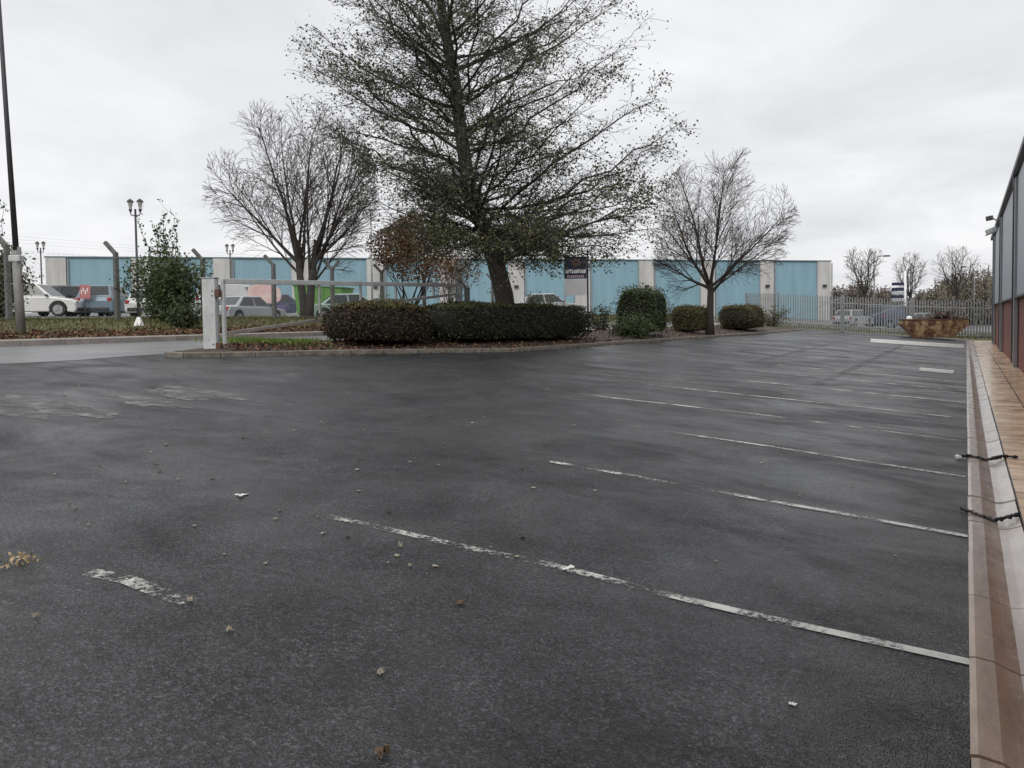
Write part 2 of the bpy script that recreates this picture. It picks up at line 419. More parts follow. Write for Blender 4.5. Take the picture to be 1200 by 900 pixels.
def fixn(o):
    import bmesh
    bm = bmesh.new(); bm.from_mesh(o.data); bmesh.ops.recalc_face_normals(bm, faces=bm.faces); bm.to_mesh(o.data); bm.free(); return o

def leaves(name, P, size, mat, parent=None, aspect=0.6, nrm=None, tint=None, spread=1.0, droop=0.0, kinkv=0.18):
    """many leaf faces, one mesh"""
    P = np.asarray(P, dtype=np.float64); n = len(P)
    d = nrg.normal(size=(n, 3)); d[:, 2] -= droop
    d /= np.linalg.norm(d, axis=1, keepdims=True)
    m_ = nrg.normal(size=(n, 3)) * spread
    if nrm is not None: m_ = m_ + np.asarray(nrm)
    s_ = np.cross(d, m_); s_ /= (np.linalg.norm(s_, axis=1, keepdims=True) + 1e-9)
    k = np.cross(s_, d)
    L = (np.asarray(size) * nrg.uniform(0.65, 1.3, n))[:, None]
    a = P - d * L * 0.5; b_ = P + d * L * 0.5
    c1 = P + s_ * L * aspect * 0.5 + k * L * kinkv; c2 = P - s_ * L * aspect * 0.5 + k * L * kinkv
    V = np.stack([a, c1, b_, c2], axis=1).reshape(-1, 3)
    me = bpy.data.meshes.new(name)
    me.vertices.add(4 * n); me.vertices.foreach_set("co", V.ravel())
    me.loops.add(4 * n); me.loops.foreach_set("vertex_index", np.arange(4 * n))
    me.polygons.add(n); me.polygons.foreach_set("loop_start", np.arange(0, 4 * n, 4))
    me.update(calc_edges=True); me.materials.append(mat)
    t = nrg.random(n) if tint is None else np.clip(tint, 0, 1)
    at_ = me.attributes.new("tint", 'FLOAT', 'FACE'); at_.data.foreach_set("value", t.astype(np.float32))
    o = bpy.data.objects.new(name, me); col.objects.link(o)
    if parent: o.parent = parent
    return o

def tag(o, label=None, cat=None, group=None, kind=None):
    if label: o['label'] = label
    if cat: o['category'] = cat
    if group: o['group'] = group
    if kind: o['kind'] = kind
    return o

def empty(name, loc, rz=0.0, label=None, cat=None, group=None):
    o = bpy.data.objects.new(name, None); col.objects.link(o); o.location = loc; o.rotation_euler = (0, 0, rz)
    o.empty_display_size = 0.2
    return tag(o, label, cat, group)

def copy_tree(o, parent=None):
    c = o.copy(); col.objects.link(c)
    if parent: c.parent = parent
    for ch in list(o.children): copy_tree(ch, c)
    return c

def structure(mb, name, mat, **k): return tag(mb.build(name, mat, **k), kind='structure')

def pos(x, d): X, Y = at(x, d); return (X, Y, T(X, Y))

# ------------------------------------------------------------------ world: overcast daylight
SUN_EL, SUN_AZ = 34.0, 160.0
w = bpy.data.worlds.new("World"); scene.world = w; w.use_nodes = True
nt = w.node_tree; bg = nt.nodes['Background']
sky = nt.nodes.new("ShaderNodeTexSky"); sky.sky_type = 'NISHITA'; sky.sun_disc = False
sky.sun_elevation = R(SUN_EL); sky.sun_rotation = R(SUN_AZ); sky.air_density = 1.0; sky.dust_density = 4.0
tc = nt.nodes.new("ShaderNodeTexCoord")
sx = nt.nodes.new("ShaderNodeSeparateXYZ"); nt.links.new(tc.outputs['Generated'], sx.inputs[0])
# cloud deck, brighter overhead (overcast sky), seen in perspective on a flat layer
mz = nt.nodes.new("ShaderNodeMath"); mz.operation = 'MAXIMUM'; nt.links.new(sx.outputs[2], mz.inputs[0]); mz.inputs[1].default_value = 0.0
az = nt.nodes.new("ShaderNodeMath"); az.operation = 'ADD'; nt.links.new(mz.outputs[0], az.inputs[0]); az.inputs[1].default_value = 0.22
dv = nt.nodes.new("ShaderNodeVectorMath"); dv.operation = 'DIVIDE'; nt.links.new(tc.outputs['Generated'], dv.inputs[0])
cb = nt.nodes.new("ShaderNodeCombineXYZ")
for k in range(3): nt.links.new(az.outputs[0], cb.inputs[k])
nt.links.new(cb.outputs[0], dv.inputs[1])
cn = N(nt, "ShaderNodeTexNoise", Scale=1.5, Detail=8.0, Roughness=0.55, Distortion=0.5); nt.links.new(dv.outputs[0], cn.inputs['Vector'])
cl = ramp(nt, cn.outputs['Fac'], [(0.32, (6.5, 6.55, 6.8)), (0.5, (7.5, 7.53, 7.7)), (0.66, (8.4, 8.4, 8.5))])
el = N(nt, "ShaderNodeMapRange"); nt.links.new(mz.outputs[0], el.inputs[0])
el.inputs[1].default_value = 0.42; el.inputs[2].default_value = 1.0; el.inputs[3].default_value = 1.0; el.inputs[4].default_value = 1.8
sc_ = nt.nodes.new("ShaderNodeVectorMath"); sc_.operation = 'SCALE'; nt.links.new(cl.outputs[0], sc_.inputs[0]); nt.links.new(el.outputs[0], sc_.inputs['Scale'])
mx = nt.nodes.new("ShaderNodeMix"); mx.data_type = 'RGBA'; mx.inputs[0].default_value = 0.94
nt.links.new(sky.outputs[0], mx.inputs[6]); nt.links.new(sc_.outputs[0], mx.inputs[7])
nt.links.new(mx.outputs[2], bg.inputs['Color']); bg.inputs['Strength'].default_value = 0.10

sd = bpy.data.lights.new("sun", 'SUN'); sd.energy = 1.0; sd.angle = R(30); sd.color = (1, 0.97, 0.93)
so = bpy.data.objects.new("sun", sd); col.objects.link(so)
so.rotation_euler = (R(90 - SUN_EL), 0, R(180 - SUN_AZ))
so.location = (0, 0, 60)
scene.view_settings.view_transform = 'Standard'; scene.view_settings.look = 'None'
scene.view_settings.exposure = 0.24; scene.view_settings.gamma = 1.0
scene.view_settings.use_curve_mapping = False

# ------------------------------------------------------------------ ground
def sheet(name, xs, ys, zf, mat, **k):
    mb = MB(); nx, ny = len(xs), len(ys)
    for y in ys:
        for x in xs: mb.v.append((x, y, zf(x, y)))
    for j in range(ny - 1):
        for i in range(nx - 1):
            a = j * nx + i; mb.f.append((a, a + 1, a + nx + 1, a + nx)); mb.t.append(0.0)
    return structure(mb, name, mat, **k)

def lin(a, b, n): return [a + (b - a) * i / (n - 1) for i in range(n)]
xs = sorted(set([-900, -500, -300, -150, -100, -60] + lin(-42, -23, 12) + [-22, -19.5, -17.25, -16.7, -16.55] + lin(-16, 0, 9) + [0.0, 0.34, 10, 40, 120, 400, 900]))
ys = [-300, -60, -20] + lin(-10, 120, 40) + [200, 400, 900, 1600]
def gz(x, y):
    z = T(x, y)
    if -16.62 < x < 1.5 and -25 < y < 60: return z - 0.06
    if x >= 0: return -0.08
    if x < -22.5 and x > -26.5: return z + 0.03 * math.sin(x * 1.3) * math.cos(y * 0.9) - 0.02
    if x <= -26.5: return z - .05
    if -17.2 < x: return z - 0.06
    return z - 0.01
sheet('ground', xs, ys, gz, M['earth'])
PL = lambda x, y: TILT * -x
sheet('car_park', [-14.2] + lin(-14, 0, 8) + [0.028], [-20] + lin(-10, 56, 23), PL, M['tarmac'])
sheet('road', [-16.56, -15.5, -14.8], [-20] + lin(-10, 130, 40), PL, M['road'])
# ragged joint between road and car park
mb = MB(); P = []
rr = random.Random(3)
yy = lin(-20, 56, 80)
for k in range(len(yy) - 1):
    e0 = -13.75 + 0.18 * math.sin(yy[k] * 1.1) + rr.uniform(-.05, .05); P.append(e0)
P.append(-13.8)
for k in range(len(yy) - 1):
    mb.quad((-14.85, yy[k], PL(-14.85, 0) + .004), (P[k], yy[k], PL(P[k], 0) + .004), (P[k + 1], yy[k + 1], PL(P[k + 1], 0) + .004), (-14.85, yy[k + 1], PL(-14.85, 0) + .004))
structure(mb, 'road', M['road'])
# the neighbouring yards where cars stand
sheet('parking_area', lin(-100, -42, 8) + lin(-41, -27, 6), lin(-30, 120, 40), lambda x, y: T(x) + .02, M['yard'])
sheet('parking_area', lin(-24, 45, 30), lin(62, 140, 20), lambda x, y: T(x) + .02, M['yard'])
# far road kerb + footway
mb = MB()
for y0 in np.arange(-20, 110, 0.915):
    y1 = y0 + 0.909
    mb.box((-16.625, (y0 + y1) / 2, 1.175 + .035), (0.15, y1 - y0, 0.16))
structure(mb, 'kerb', M['kerbpale'], bevel=0.012)
sheet('footpath', [-17.3, -16.7], lin(-20, 110, 30), lambda x, y: T(x) + .012, M['kerbpale'])

# paved footpath beside the building, channel
sheet('footpath', [0.383, 0.9, 1.33], lin(-12, 53, 30), lambda x, y: 0.015, M['slab'])
mb = MB()
prof = [(0.03 + a, b) for a, b in [(0.0, 0.012), (0.025, 0.018), (0.10, 0.010), (0.15, -0.012), (0.20, -0.026), (0.25, -0.022), (0.30, -0.004), (0.345, 0.014)]]
y0 = -6.0; rr = random.Random(5)
while y0 < 53.6:
    y1 = y0 + 0.915; gap = 0.014
    dz = rr.uniform(-.006, .004); dx = rr.uniform(-.002, .002)
    for (xa, za), (xb, zb) in zip(prof, prof[1:]):
        mb.quad((xa + dx, y0 + gap, za + dz), (xb + dx, y0 + gap, zb + dz), (xb + dx, y1, zb + dz), (xa + dx, y1, za + dz))
    for ye in (y0 + gap, y1):
        mb.quad(*([(xa + dx, ye, za + dz) for xa, za in prof] + [(0.375 + dx, ye, -.08), (0.03 + dx, ye, -.08)]))
    mb.quad((.03 + dx, y0 + gap, .012 + dz), (.03 + dx, y1, .012 + dz), (.03 + dx, y1, -.08), (.03 + dx, y0 + gap, -.08))
    y0 = y1
structure(mb, 'drainage_channel', M['channel'])

# ------------------------------------------------------------------ painted lines and marks
def line(name, pts, wid, mat, z=0.005):
    """pts: (X, Y, wear) along the line; wear is how much paint is left"""
    mb = MB()
    for (x0, y0, w0), (x1, y1, w1) in zip(pts, pts[1:]):
        n = max(1, int(math.hypot(x1 - x0, y1 - y0) / 0.25))
        for k in range(n):
            a, b = k / n, (k + 1) / n
            d = Vector((x1 - x0, y1 - y0, 0)).normalized(); p = Vector((-d.y, d.x, 0)) * wid / 2
            A = Vector((x0 + (x1 - x0) * a, y0 + (y1 - y0) * a, 0)); B = Vector((x0 + (x1 - x0) * b, y0 + (y1 - y0) * b, 0))
            q = [A - p, B - p, B + p, A + p]
            mb.quad(*[(v.x, v.y, TILT * max(-v.x, 0) + z) for v in q], t=w0 + (w1 - w0) * (a + b) / 2)
    return structure(mb, name, mat, tint=True)

def pl(pts): return [(*gp(x, y), w_) for x, y, w_ in pts]
line('parking_line', pl([(361, 600, .50), (420, 613, .64), (560, 645, .66), (640, 661, .58), (800, 702, .68), (900, 725, .76), (1060, 760, .84), (1136, 777, .82)]), .075, M['paint'])
line('parking_line', pl([(618, 537.5, .64), (668, 545, .62), (700, 551, .55), (770, 563, .62), (800, 568, .56), (860, 580, .56), (905, 588, .74), (980, 601, .70), (1134, 629, .72)]), .08, M['paint'])
line('parking_line', pl([(640, 487, .35), (680, 493, .0), (740, 499.5, .5), (790, 507, .66), (910, 524.5, .72), (1000, 539, .66), (1131, 559, .72)]), .08, M['paint'])
line('parking_line', pl([(640, 456, .5), (722, 467, .62), (790, 474.5, .76), (890, 486, .72), (905, 488, .55), (1000, 500.5, .60), (1130, 517.5, .70)]), .10, M['paint'])
line('parking_line', pl([(760, 451, .6), (870, 462.5, .72), (995, 475.5, .72), (1130, 490.5, .72)]), .10, M['paint'])
line('parking_line', pl([(600, 428, .7), (690, 437.5, .75), (770, 446, .75), (835, 451, .7), (980, 464, .55), (1130, 478, .6)]), .10, M['oldpaint'])
for Yb, wt_ in ((16.0, .70), (18.45, .66), (20.9, .70), (26.0, .62)):
    line('parking_line', [(-4.3, Yb + .05, wt_ - .05), (-2.0, Yb, wt_), (.02, Yb, wt_ + .04)], .14, M['paint'])
line('parking_line', pl([(105, 671, .5), (150, 680, .66), (190, 696, .62), (222, 706, .45)]), .10, M['paint'])
def stop_bar(x0, y0, x1, y1, h, w_, label):
    a, b_ = (x0, y0), (x1, y1); L = math.hypot(b_[0] - a[0], b_[1] - a[1]); cx, cy = (a[0] + b_[0]) / 2, (a[1] + b_[1]) / 2
    mb = MB(); mb.prism([(-w_ / 2, 0), (w_ / 2, 0), (w_ * .36, h), (-w_ * .36, h)], -L / 2, L / 2, ax='x')
    o = fixn(mb.build('kerb_bar', M['whitebar'], bevel=.012)); o.location = (cx, cy, TILT * -cx + .003)
    o.rotation_euler = (0, math.atan(TILT), math.atan2(b_[1] - a[1], b_[0] - a[0]))
    return tag(o, label, 'wheel stop')
M['whitebar'] = simple("white painted concrete", (0.78, 0.77, 0.74), 0.6, 0, 0.15, 8)
stop_bar(-1.06, 23.4, -.25, 23.3, .085, .14, 'short white wheel stop bar alone on the tarmac near the kerb channel')
stop_bar(-3.95, 40.6, -.06, 40.9, .17, .25, 'long white bar lying on the tarmac just in front of the skip')
line('tar_seam', pl([(1065, 401, .42), (1010, 427, .44), (955, 452, .3)]), .22, M['tar'])
line('tar_seam', pl([(985, 400, .36), (930, 413, .4), (880, 425, .3)]), .26, M['tar'])
def patch(name, x, y, rx, ry, mat, wear, seed):
    X, Y = gp(x, y); r_ = random.Random(seed); mb = MB(); n = 22; pts = []
    for k in range(n):
        a = 2 * math.pi * k / n; q = 1 + r_.uniform(-.3, .25)
        px, py = X + rx * q * math.cos(a), Y + ry * q * math.sin(a); pts.append((px, py, TILT * -px + .005))
    for k in range(n):
        mb.quad((X, Y, TILT * -X + .005), pts[k], pts[(k + 1) % n], t=wear)
    structure(mb, name, mat, tint=True)
for i, (x, y, rx, ry) in enumerate([(60, 476, 1.7, .35), (165, 470, 1.4, .28), (235, 461, 1.6, .3), (105, 481, .9, .18), (20, 482, 1.2, .25), (200, 463, 1.1, .2)]):
    patch('puddle', x, y, rx * .6, ry * .8, M['wetpatch'], .50, i)

# ------------------------------------------------------------------ island
isl_px = [(192, 418.5), (215, 419.5), (300, 418), (372, 416), (450, 414.5), (600, 412.5), (700, 405.5), (800, 398), (900, 391)]
isl = [gp(*p) for p in isl_px]
east = isl[1:] + [(-9.0, 52.0)]
west = [(-14.05, 52.0), (-14.0, 30), (-14.0, 20), (-14.0, 14.0), (-14.05, 11.0), isl[0]]
outline = east + west
def inset(poly, d):
    out = []; n = len(poly)
    for i in range(n):
        a, b, c = Vector(poly[i - 1]), Vector(poly[i]), Vector(poly[(i + 1) % n])
        e0, e1 = (b - a).normalized(), (c - b).normalized()
        nrm = (Vector((-e0.y, e0.x)) + Vector((-e1.y, e1.x))).normalized()
        out.append(tuple(b + nrm * d))
    return out
KH = 0.10
inn = inset(outline, .13)
mb = MB(); n = len(outline)
for i in range(n):
    a, b, c, d = outline[i], outline[(i + 1) % n], inn[(i + 1) % n], inn[i]
    L = math.hypot(b[0] - a[0], b[1] - a[1]); k = max(1, int(round(L / .92)))
    for j in range(k):
        u0, u1 = j / k + .004, (j + 1) / k - .004
        lp = lambda p, q, u: (p[0] + (q[0] - p[0]) * u, p[1] + (q[1] - p[1]) * u)
        p0, p1, p2, p3 = lp(a, b, u0), lp(a, b, u1), lp(d, c, u1), lp(d, c, u0)
        up = [(*p, TILT * -p[0] + KH) for p in (p0, p1, p2, p3)]; dn = [(*p, TILT * -p[0] - .05) for p in (p0, p1, p2, p3)]
        i0 = len(mb.v); mb.v += dn + up
        for f in ((4, 5, 6, 7), (0, 1, 5, 4), (1, 2, 6, 5), (2, 3, 7, 6), (3, 0, 4, 7)):
            mb.f.append(tuple(i0 + q for q in f)); mb.t.append(0)
structure(mb, 'kerb', M['kerb'], bevel=.015)
# planting bed inside the kerb
mb = MB()
ei = [p for p in inn[:len(east)]]
def xe(y):
    for (x0, y0), (x1, y1) in zip(ei, ei[1:]):
        if y0 <= y <= y1: return x0 + (x1 - x0) * (y - y0) / (y1 - y0)
    return ei[-1][0] if y > ei[-1][1] else ei[0][0]
ISL_Y0 = max(ei[0][1], ei[1][1]) + .9
def bedz(x, y):
    x_, w_ = xe(y), -13.9
    u = max(0.0, min(1.0, (x_ - x) / max(.1, x_ - w_)))
    return TILT * -x + KH - .02 + .10 * math.sin(math.pi * u)
def xspan(y):
    c = []
    for i in range(len(inn)):
        (x0, y0), (x1, y1) = inn[i], inn[(i + 1) % len(inn)]
        if (y0 <= y) != (y1 <= y): c.append(x0 + (x1 - x0) * (y - y0) / (y1 - y0))
    return (max(c), min(c)) if len(c) > 1 else (inn[0][0], inn[0][0])
ymn = min(p[1] for p in inn)
bedys = lin(ymn + .01, ymn + 2, 16) + lin(ymn + 2.2, 51.8, 66); nx = 9
for y in bedys:
    x1, x0 = xspan(y)
    for i in range(nx):
        x = x1 + (x0 - x1) * i / (nx - 1); u = i / (nx - 1)
        z = TILT * -x + KH - .02 + .10 * math.sin(math.pi * u) * min(1, (x1 - x0) / 2.5)
        mb.v.append((x, y, z))
for j in range(len(bedys) - 1):
    for i in range(nx - 1):
        a = j * nx + i; mb.f.append((a, a + nx, a + nx + 1, a + 1)); mb.t.append(0)
structure(mb, 'planting_bed', M['soil'])

# ------------------------------------------------------------------ litter, grass
def scatter(name, n, fn, size, mat, label, cat, **k):
    P = [fn() for _ in range(n)]
    return tag(leaves(name, P, size, mat, **k), label, cat, kind='stuff')
def bed_pt():
    y = rnd.uniform(ISL_Y0 - 1.2, 45) if rnd.random() < .5 else rnd.uniform(ISL_Y0 - 1.2, 24)
    x1 = xe(y); x = rnd.uniform(-13.9, x1); return (x, y, bedz(x, y) + .015)
def edge_pt():
    y = rnd.uniform(ISL_Y0 - .5, 42); x = xe(y) + .13 + abs(rnd.gauss(0, .16)); return (x, y, TILT * -x + .012)
flat = np.array([0, 0, 3.0])
scatter('leaf_litter', 5200, bed_pt, .085, M['litter'], 'brown dead leaves lying thick under the hedges of the island', 'leaf litter', nrm=flat)
scatter('leaf_litter', 420, edge_pt, .06, M['litter'], 'scattered dead leaves along the foot of the island kerb', 'leaf litter', nrm=flat)
def verge_lit():
    y = rnd.uniform(4, 40); x = -17.25 - abs(rnd.gauss(0.75, .65)); return (x, y, T(x) + .02)
scatter('leaf_litter', 9000, verge_lit, .10, M['litter'], 'rust brown leaf litter along the road verge below the fence', 'leaf litter', nrm=flat * .5)
def verge_grass():
    y = rnd.uniform(4, 50); x = -18.3 - rnd.random() ** .8 * 6.5; return (x, y, T(x) + .05)
scatter('verge_grass', 15000, verge_grass, .17, M['grassblade'], 'rough yellow green grass on the bank beyond the road', 'grass', aspect=.16, droop=-1.6)
gx, gy = gp(318, 409)
def tuft():
    x, y = rnd.gauss(gx - .3, .6), rnd.gauss(gy + .1, .42); return (x, y, bedz(x, y) + .05)
scatter('grass_patch', 2600, tuft, .15, M['greengrass'], 'bright green grass patch on the island nose by the gate post', 'grass', aspect=.16, droop=-1.8)
def far_grass():
    x, y = rnd.uniform(-32, 14), rnd.uniform(56.5, 70); return (x, y, max(T(x), 0) + .03)
scatter('long_grass', 9000, far_grass, .3, M['grassblade'], 'pale long grass beyond the steel railings', 'grass', aspect=.14, droop=-1.6)

def leaf_thing(name, x, y, size, mat, label, cat, group=None, seed=0, ht=.02, nlobes=5):
    X, Y = gp(x, y); r_ = random.Random(seed); mb = MB(); n = 14; ring = []
    for k in range(n):
        a = 2 * math.pi * k / n; q = size * (.7 + .3 * math.cos(nlobes * a) + r_.uniform(-.15, .15)) * (1 if abs(math.cos(a)) > .5 else .75)
        ring.append((q * math.cos(a), q * math.sin(a), ht * (.35 + r_.uniform(0, .9)) * (1 if k % 3 else .3)))
    for k in range(n): mb.quad((0, 0, ht * .3), ring[k], ring[(k + 1) % n])
    o = mb.build(name, mat); o.location = (X, Y, TILT * max(-X, 0) + .006); o.rotation_euler = (0, math.atan(TILT), r_.uniform(0, 6))
    sm = o.modifiers.new("thick", 'SOLIDIFY'); sm.thickness = .003
    return tag(o, label, cat, group)
leaf_thing('fallen_leaf', 448, 886, .035, M['brownleaf'], 'curled tan leaf lying alone nearest the photographer', 'leaf', seed=1, ht=.035)
leaf_thing('paint_chip', 283, 581, .055, M['chip'], 'large white chip on bare tarmac beyond the end of the longest parking line', 'paint chip', seed=2, ht=.008, nlobes=3)
leaf_thing('paint_chip', 666, 667, .04, M['chip'], 'thick white flake stuck on the nearest parking line', 'paint chip', seed=3, ht=.008, nlobes=2)
leaf_thing('paint_chip', 929, 827, .018, M['chip'], 'tiny white flake alone on the tarmac in front of the nearest parking line', 'paint chip', seed=4, ht=.006, nlobes=2)
leaf_thing('fallen_leaf', 223, 706, .02, M['paleleaf'], 'cream leaf at the tip of the short worn mark', 'leaf', seed=5)
leaf_thing('fallen_leaf', 269, 741, .018, M['paleleaf'], 'small cream leaf on dark tarmac in front of the short worn mark', 'leaf', seed=6)
leaf_thing('fallen_leaf', 42, 724, .018, M['paleleaf'], 'small pale leaf in front of the yellow leaf clump', 'leaf', seed=7)
leaf_thing('fallen_leaf', 540, 709, .03, M['brownleaf'], 'faint olive leaf in front of the worn end of the nearest parking line', 'leaf', seed=8)
leaf_thing('fallen_leaf', 446, 791, .02, M['paleleaf'], 'pale leaf between the curled tan leaf and the nearest parking line', 'leaf', seed=9)
leaf_thing('pebble', 468, 642, .017, M['paleleaf'], 'round pale pebble just below the nearest parking line', 'pebble', seed=10, ht=.03, nlobes=1)
leaf_thing('fallen_leaf', 481, 665, .016, M['paleleaf'], 'pale leaf just in front of the round pebble', 'leaf', seed=11)
X, Y = gp(18, 662); lp_ = [(X + rnd.gauss(0, .055), Y + rnd.gauss(0, .06), TILT * -X + .012 + rnd.random() * .02) for _ in range(46)]
M['yellowleaf'] = leafmat("yellowed wet leaves", [(0, (.22, .15, .07)), (.6, (.42, .32, .17)), (1, (.55, .46, .30))])
tag(leaves('leaf_clump', lp_, .032, M['yellowleaf'], nrm=flat), 'yellow clump of broken wet leaves on bare tarmac', 'leaf clump', kind='stuff')
r_ = random.Random(21)
for i in range(95):
    for _ in range(50):
        x, y = r_.uniform(5, 1110), 415 + r_.random() ** 1.6 * 250
        if y > 424 + max(0, (600 - x)) * .01: break
    if r_.random() < .6: x = r_.uniform(60, 640)
    mt = r_.choice(['paleleaf', 'brownleaf', 'darkleaf', 'brownleaf', 'paleleaf', 'paleleaf'])
    lab = {'paleleaf': 'small pale scrap of leaf scattered on the wet tarmac', 'brownleaf': 'small brown leaf scattered on the wet tarmac', 'darkleaf': 'small sodden dark leaf scattered on the wet tarmac'}[mt]
    leaf_thing('fallen_leaf', x, y, r_.uniform(.009, .024), M[mt], lab, 'leaf', {'paleleaf': 'pale scraps of leaf scattered on the car park', 'brownleaf': 'brown leaves scattered on the car park', 'darkleaf': 'sodden dark leaves scattered on the car park'}[mt], seed=100 + i, ht=.007)
# dark straps of debris across the channel
def strap(pts, wid, label, seed):
    r_ = random.Random(seed); mb = MB()
    P = []
    for (x0, y0, z0), (x1, y1, z1) in zip(pts, pts[1:]):
        for k in range(8):
            u = k / 8; P.append((x0 + (x1 - x0) * u + r_.uniform(-.004, .004), y0 + (y1 - y0) * u + r_.uniform(-.02, .02), z0 + (z1 - z0) * u + r_.uniform(0, .008)))
    P.append(pts[-1]); mb.tube(P, [wid * r_.uniform(.6, 1.2) for _ in P], 6)
    tag(mb.build('drain_strap', M['blackplastic'], smooth=True), label, 'strap')
    return P
strap([(-.05, 9.72, .03), (.05, 9.85, .03), (.2, 9.8, -.005), (.36, 9.93, .03), (.50, 9.95, .03)], .02, 'black twisted strap lying across the channel onto the slabs, farther one', 1)
strap([(-.02, 7.12, .03), (.1, 7.02, .012), (.2, 6.95, -.005), (.30, 7.05, .012), (.37, 7.1, .03)], .018, 'short black strip of debris across the channel, nearer one', 2)
mb = MB(); mb.box((-.055, 9.72, .025), (.05, .09, .04), .3)
tag(mb.build('rag', M['chip'], bevel=.01), 'white scrap at the tarmac end of the farther black strap', 'scrap')

# ------------------------------------------------------------------ trees
def curve(a, b, sag, n, r_, wob):
    a, b = Vector(a), Vector(b); P = []
    L = (b - a).length
    for k in range(n + 1):
        u = k / n; p = a.lerp(b, u); p.z += sag * L * math.sin(math.pi * u)
        if 0 < k: p += Vector((r_.gauss(0, 1), r_.gauss(0, 1), r_.gauss(0, .7))) * wob * L * min(1, u * 2) / n * 1.5
        P.append(p)
    return P

def interp(tab, h):
    if h <= tab[0][0]: return tab[0][1]
    for (a, b), (c, d) in zip(tab, tab[1:]):
        if h <= c: return b + (d - b) * (h - a) / (c - a)
    return tab[-1][1]

def alder():
    d = 22.9
    base = Vector(pos(594, d)); base.z = bedz(base.x, base.y) - .05
    t = empty('alder_tree', base, 0, 'tall leaning alder with thin dark foliage behind the long dark hedge', 'tree')
    r_ = random.Random(11)
    tr = [(596, 385), (591, 345), (578, 292), (561, 248), (550, 205), (543, 150), (537, 90), (526, 30), (520, -20), (514, -90), (509, -160), (506, -230)]
    P = []
    for x, y in tr:
        q = at(x, d); P.append(Vector((q[0], q[1], zat(x, y, d))) - base)
    P[0].z = 0
    rad = [.33, .285, .255, .232, .212, .195, .17, .14, .115, .085, .05, .02]
    mb = MB(); mb.tube(P, rad, 14)
    def trunk_at(h):
        for a, b in zip(P, P[1:]):
            if a.z <= h <= b.z: return a.lerp(b, (h - a.z) / (b.z - a.z))
        return P[-1]
    def trad(h):
        for k in range(len(P) - 1):
            if P[k].z <= h <= P[k + 1].z: return rad[k] + (rad[k + 1] - rad[k]) * (h - P[k].z) / (P[k + 1].z - P[k].z)
        return .03
    W = [(2.4, 3.8), (2.9, 5.2), (4.2, 6.0), (5.4, 5.8), (7.5, 5.0), (10, 4.6), (13, 3.6), (15, 1.7), (16, .3)]
    LP = []; CP = []; tint = []
    nl = 118
    for i in range(nl):
        ht = 2.5 + (15.6 - 2.5) * ((i + r_.random()) / nl) ** 1.2
        az = i * 2.39996 + r_.uniform(-.5, .5)
        wd = interp(W, ht) * r_.uniform(.74, .97)
        side = math.cos(az) * RT.x + math.sin(az) * RT.y
        if side < 0: wd *= 1 - interp([(2.4, .36), (4.5, .30), (6, .08), (7, -.04)], ht) * min(1, -side * 1.3)
        elev = interp([(2.4, -.12), (3.4, .08), (5, .30), (9, .5), (14, .9)], ht) + r_.uniform(-.14, .16)
        hb = max(1.5, ht - wd * math.tan(elev))
        if ht < 3.2: hb = max(hb, r_.uniform(2.4, 3.4))
        p0 = trunk_at(hb); p1 = Vector((p0.x * .6 + math.cos(az) * wd, p0.y * .6 + math.sin(az) * wd, ht))
        L = curve(p0, p1, r_.uniform(-.10, .07), 9, r_, .12)
        r0 = min(trad(hb) * .36, .013 + .0085 * wd)
        mb.tube(L, [r0 * (1 - .88 * k / 9) for k in range(10)], 5, False)
        ns = int(6 + wd * 3.0)
        for j in range(ns):
            u = .10 + .90 * (j + r_.random()) / ns; k = min(8, int(u * 9)); q0 = L[k].lerp(L[k + 1], u * 9 - k)
            ax = (L[k + 1] - L[k]).normalized(); s = 1 if j % 2 else -1
            a2 = math.atan2(ax.y, ax.x) + s * r_.uniform(.3, 1.2)
            l2 = (.45 + .36 * wd * (1 - u * .75)) * r_.uniform(.6, 1.15)
            rise = r_.uniform(-.6, 1.0) if ht > 3.8 else r_.uniform(-.6, .5)
            q1 = q0 + Vector((math.cos(a2), math.sin(a2), rise)).normalized() * l2
            S = curve(q0, q1, r_.uniform(-.04, .08), 5, r_, .16)
            rs = max(.0075, r0 * (1 - .85 * u) * .45)
            mb.tube(S, [rs * (1 - .7 * m_ / 5) for m_ in range(6)], 3, False)
            nt_ = int(2 + l2 * 4.8)
            for m_ in range(nt_):
                v = .15 + .85 * (m_ + r_.random()) / nt_; kk = min(4, int(v * 5)); w0 = S[kk].lerp(S[kk + 1], v * 5 - kk)
                a3 = a2 + r_.choice((-1, 1)) * r_.uniform(.2, 1.3)
                l3 = r_.uniform(.22, .60)
                dr = r_.uniform(-.5, .9) if ht > 3.8 else r_.uniform(-.8, .5)
                w1 = w0 + Vector((math.cos(a3), math.sin(a3), dr)).normalized() * l3
                mb.tube([w0, (w0 + w1) / 2 + Vector((r_.gauss(0, .02), r_.gauss(0, .02), .03)), w1], [.006, .005, .003], 3, False)
                dens = interp([(1.5, 9.5), (3.4, 8), (5, 5.6), (8, 4.8), (16, 4.6)], ht)
                cl_ = .50 + 1.0 * max(0, math.sin(w0.x * 1.9 + 1) * math.sin(w0.y * 1.6) + math.sin(w0.z * 2.3 + w0.x * 1.2))
                for _ in range(int(dens * cl_ * r_.uniform(.3, 1.5) + .5)):
                    f = r_.uniform(.2, 1.1); pp = w0.lerp(w1, f)
                    LP.append((pp.x + r_.gauss(0, .08), pp.y + r_.gauss(0, .08), pp.z + r_.gauss(0, .11) - .03))
                    tint.append(min(1, max(0, r_.gauss(.5, .2) + (.08 if ht < 4 else -.05))))
                if r_.random() < .4: CP.append((w1.x, w1.y, w1.z))
    mb.build('trunk', M['bark'], t, smooth=True)
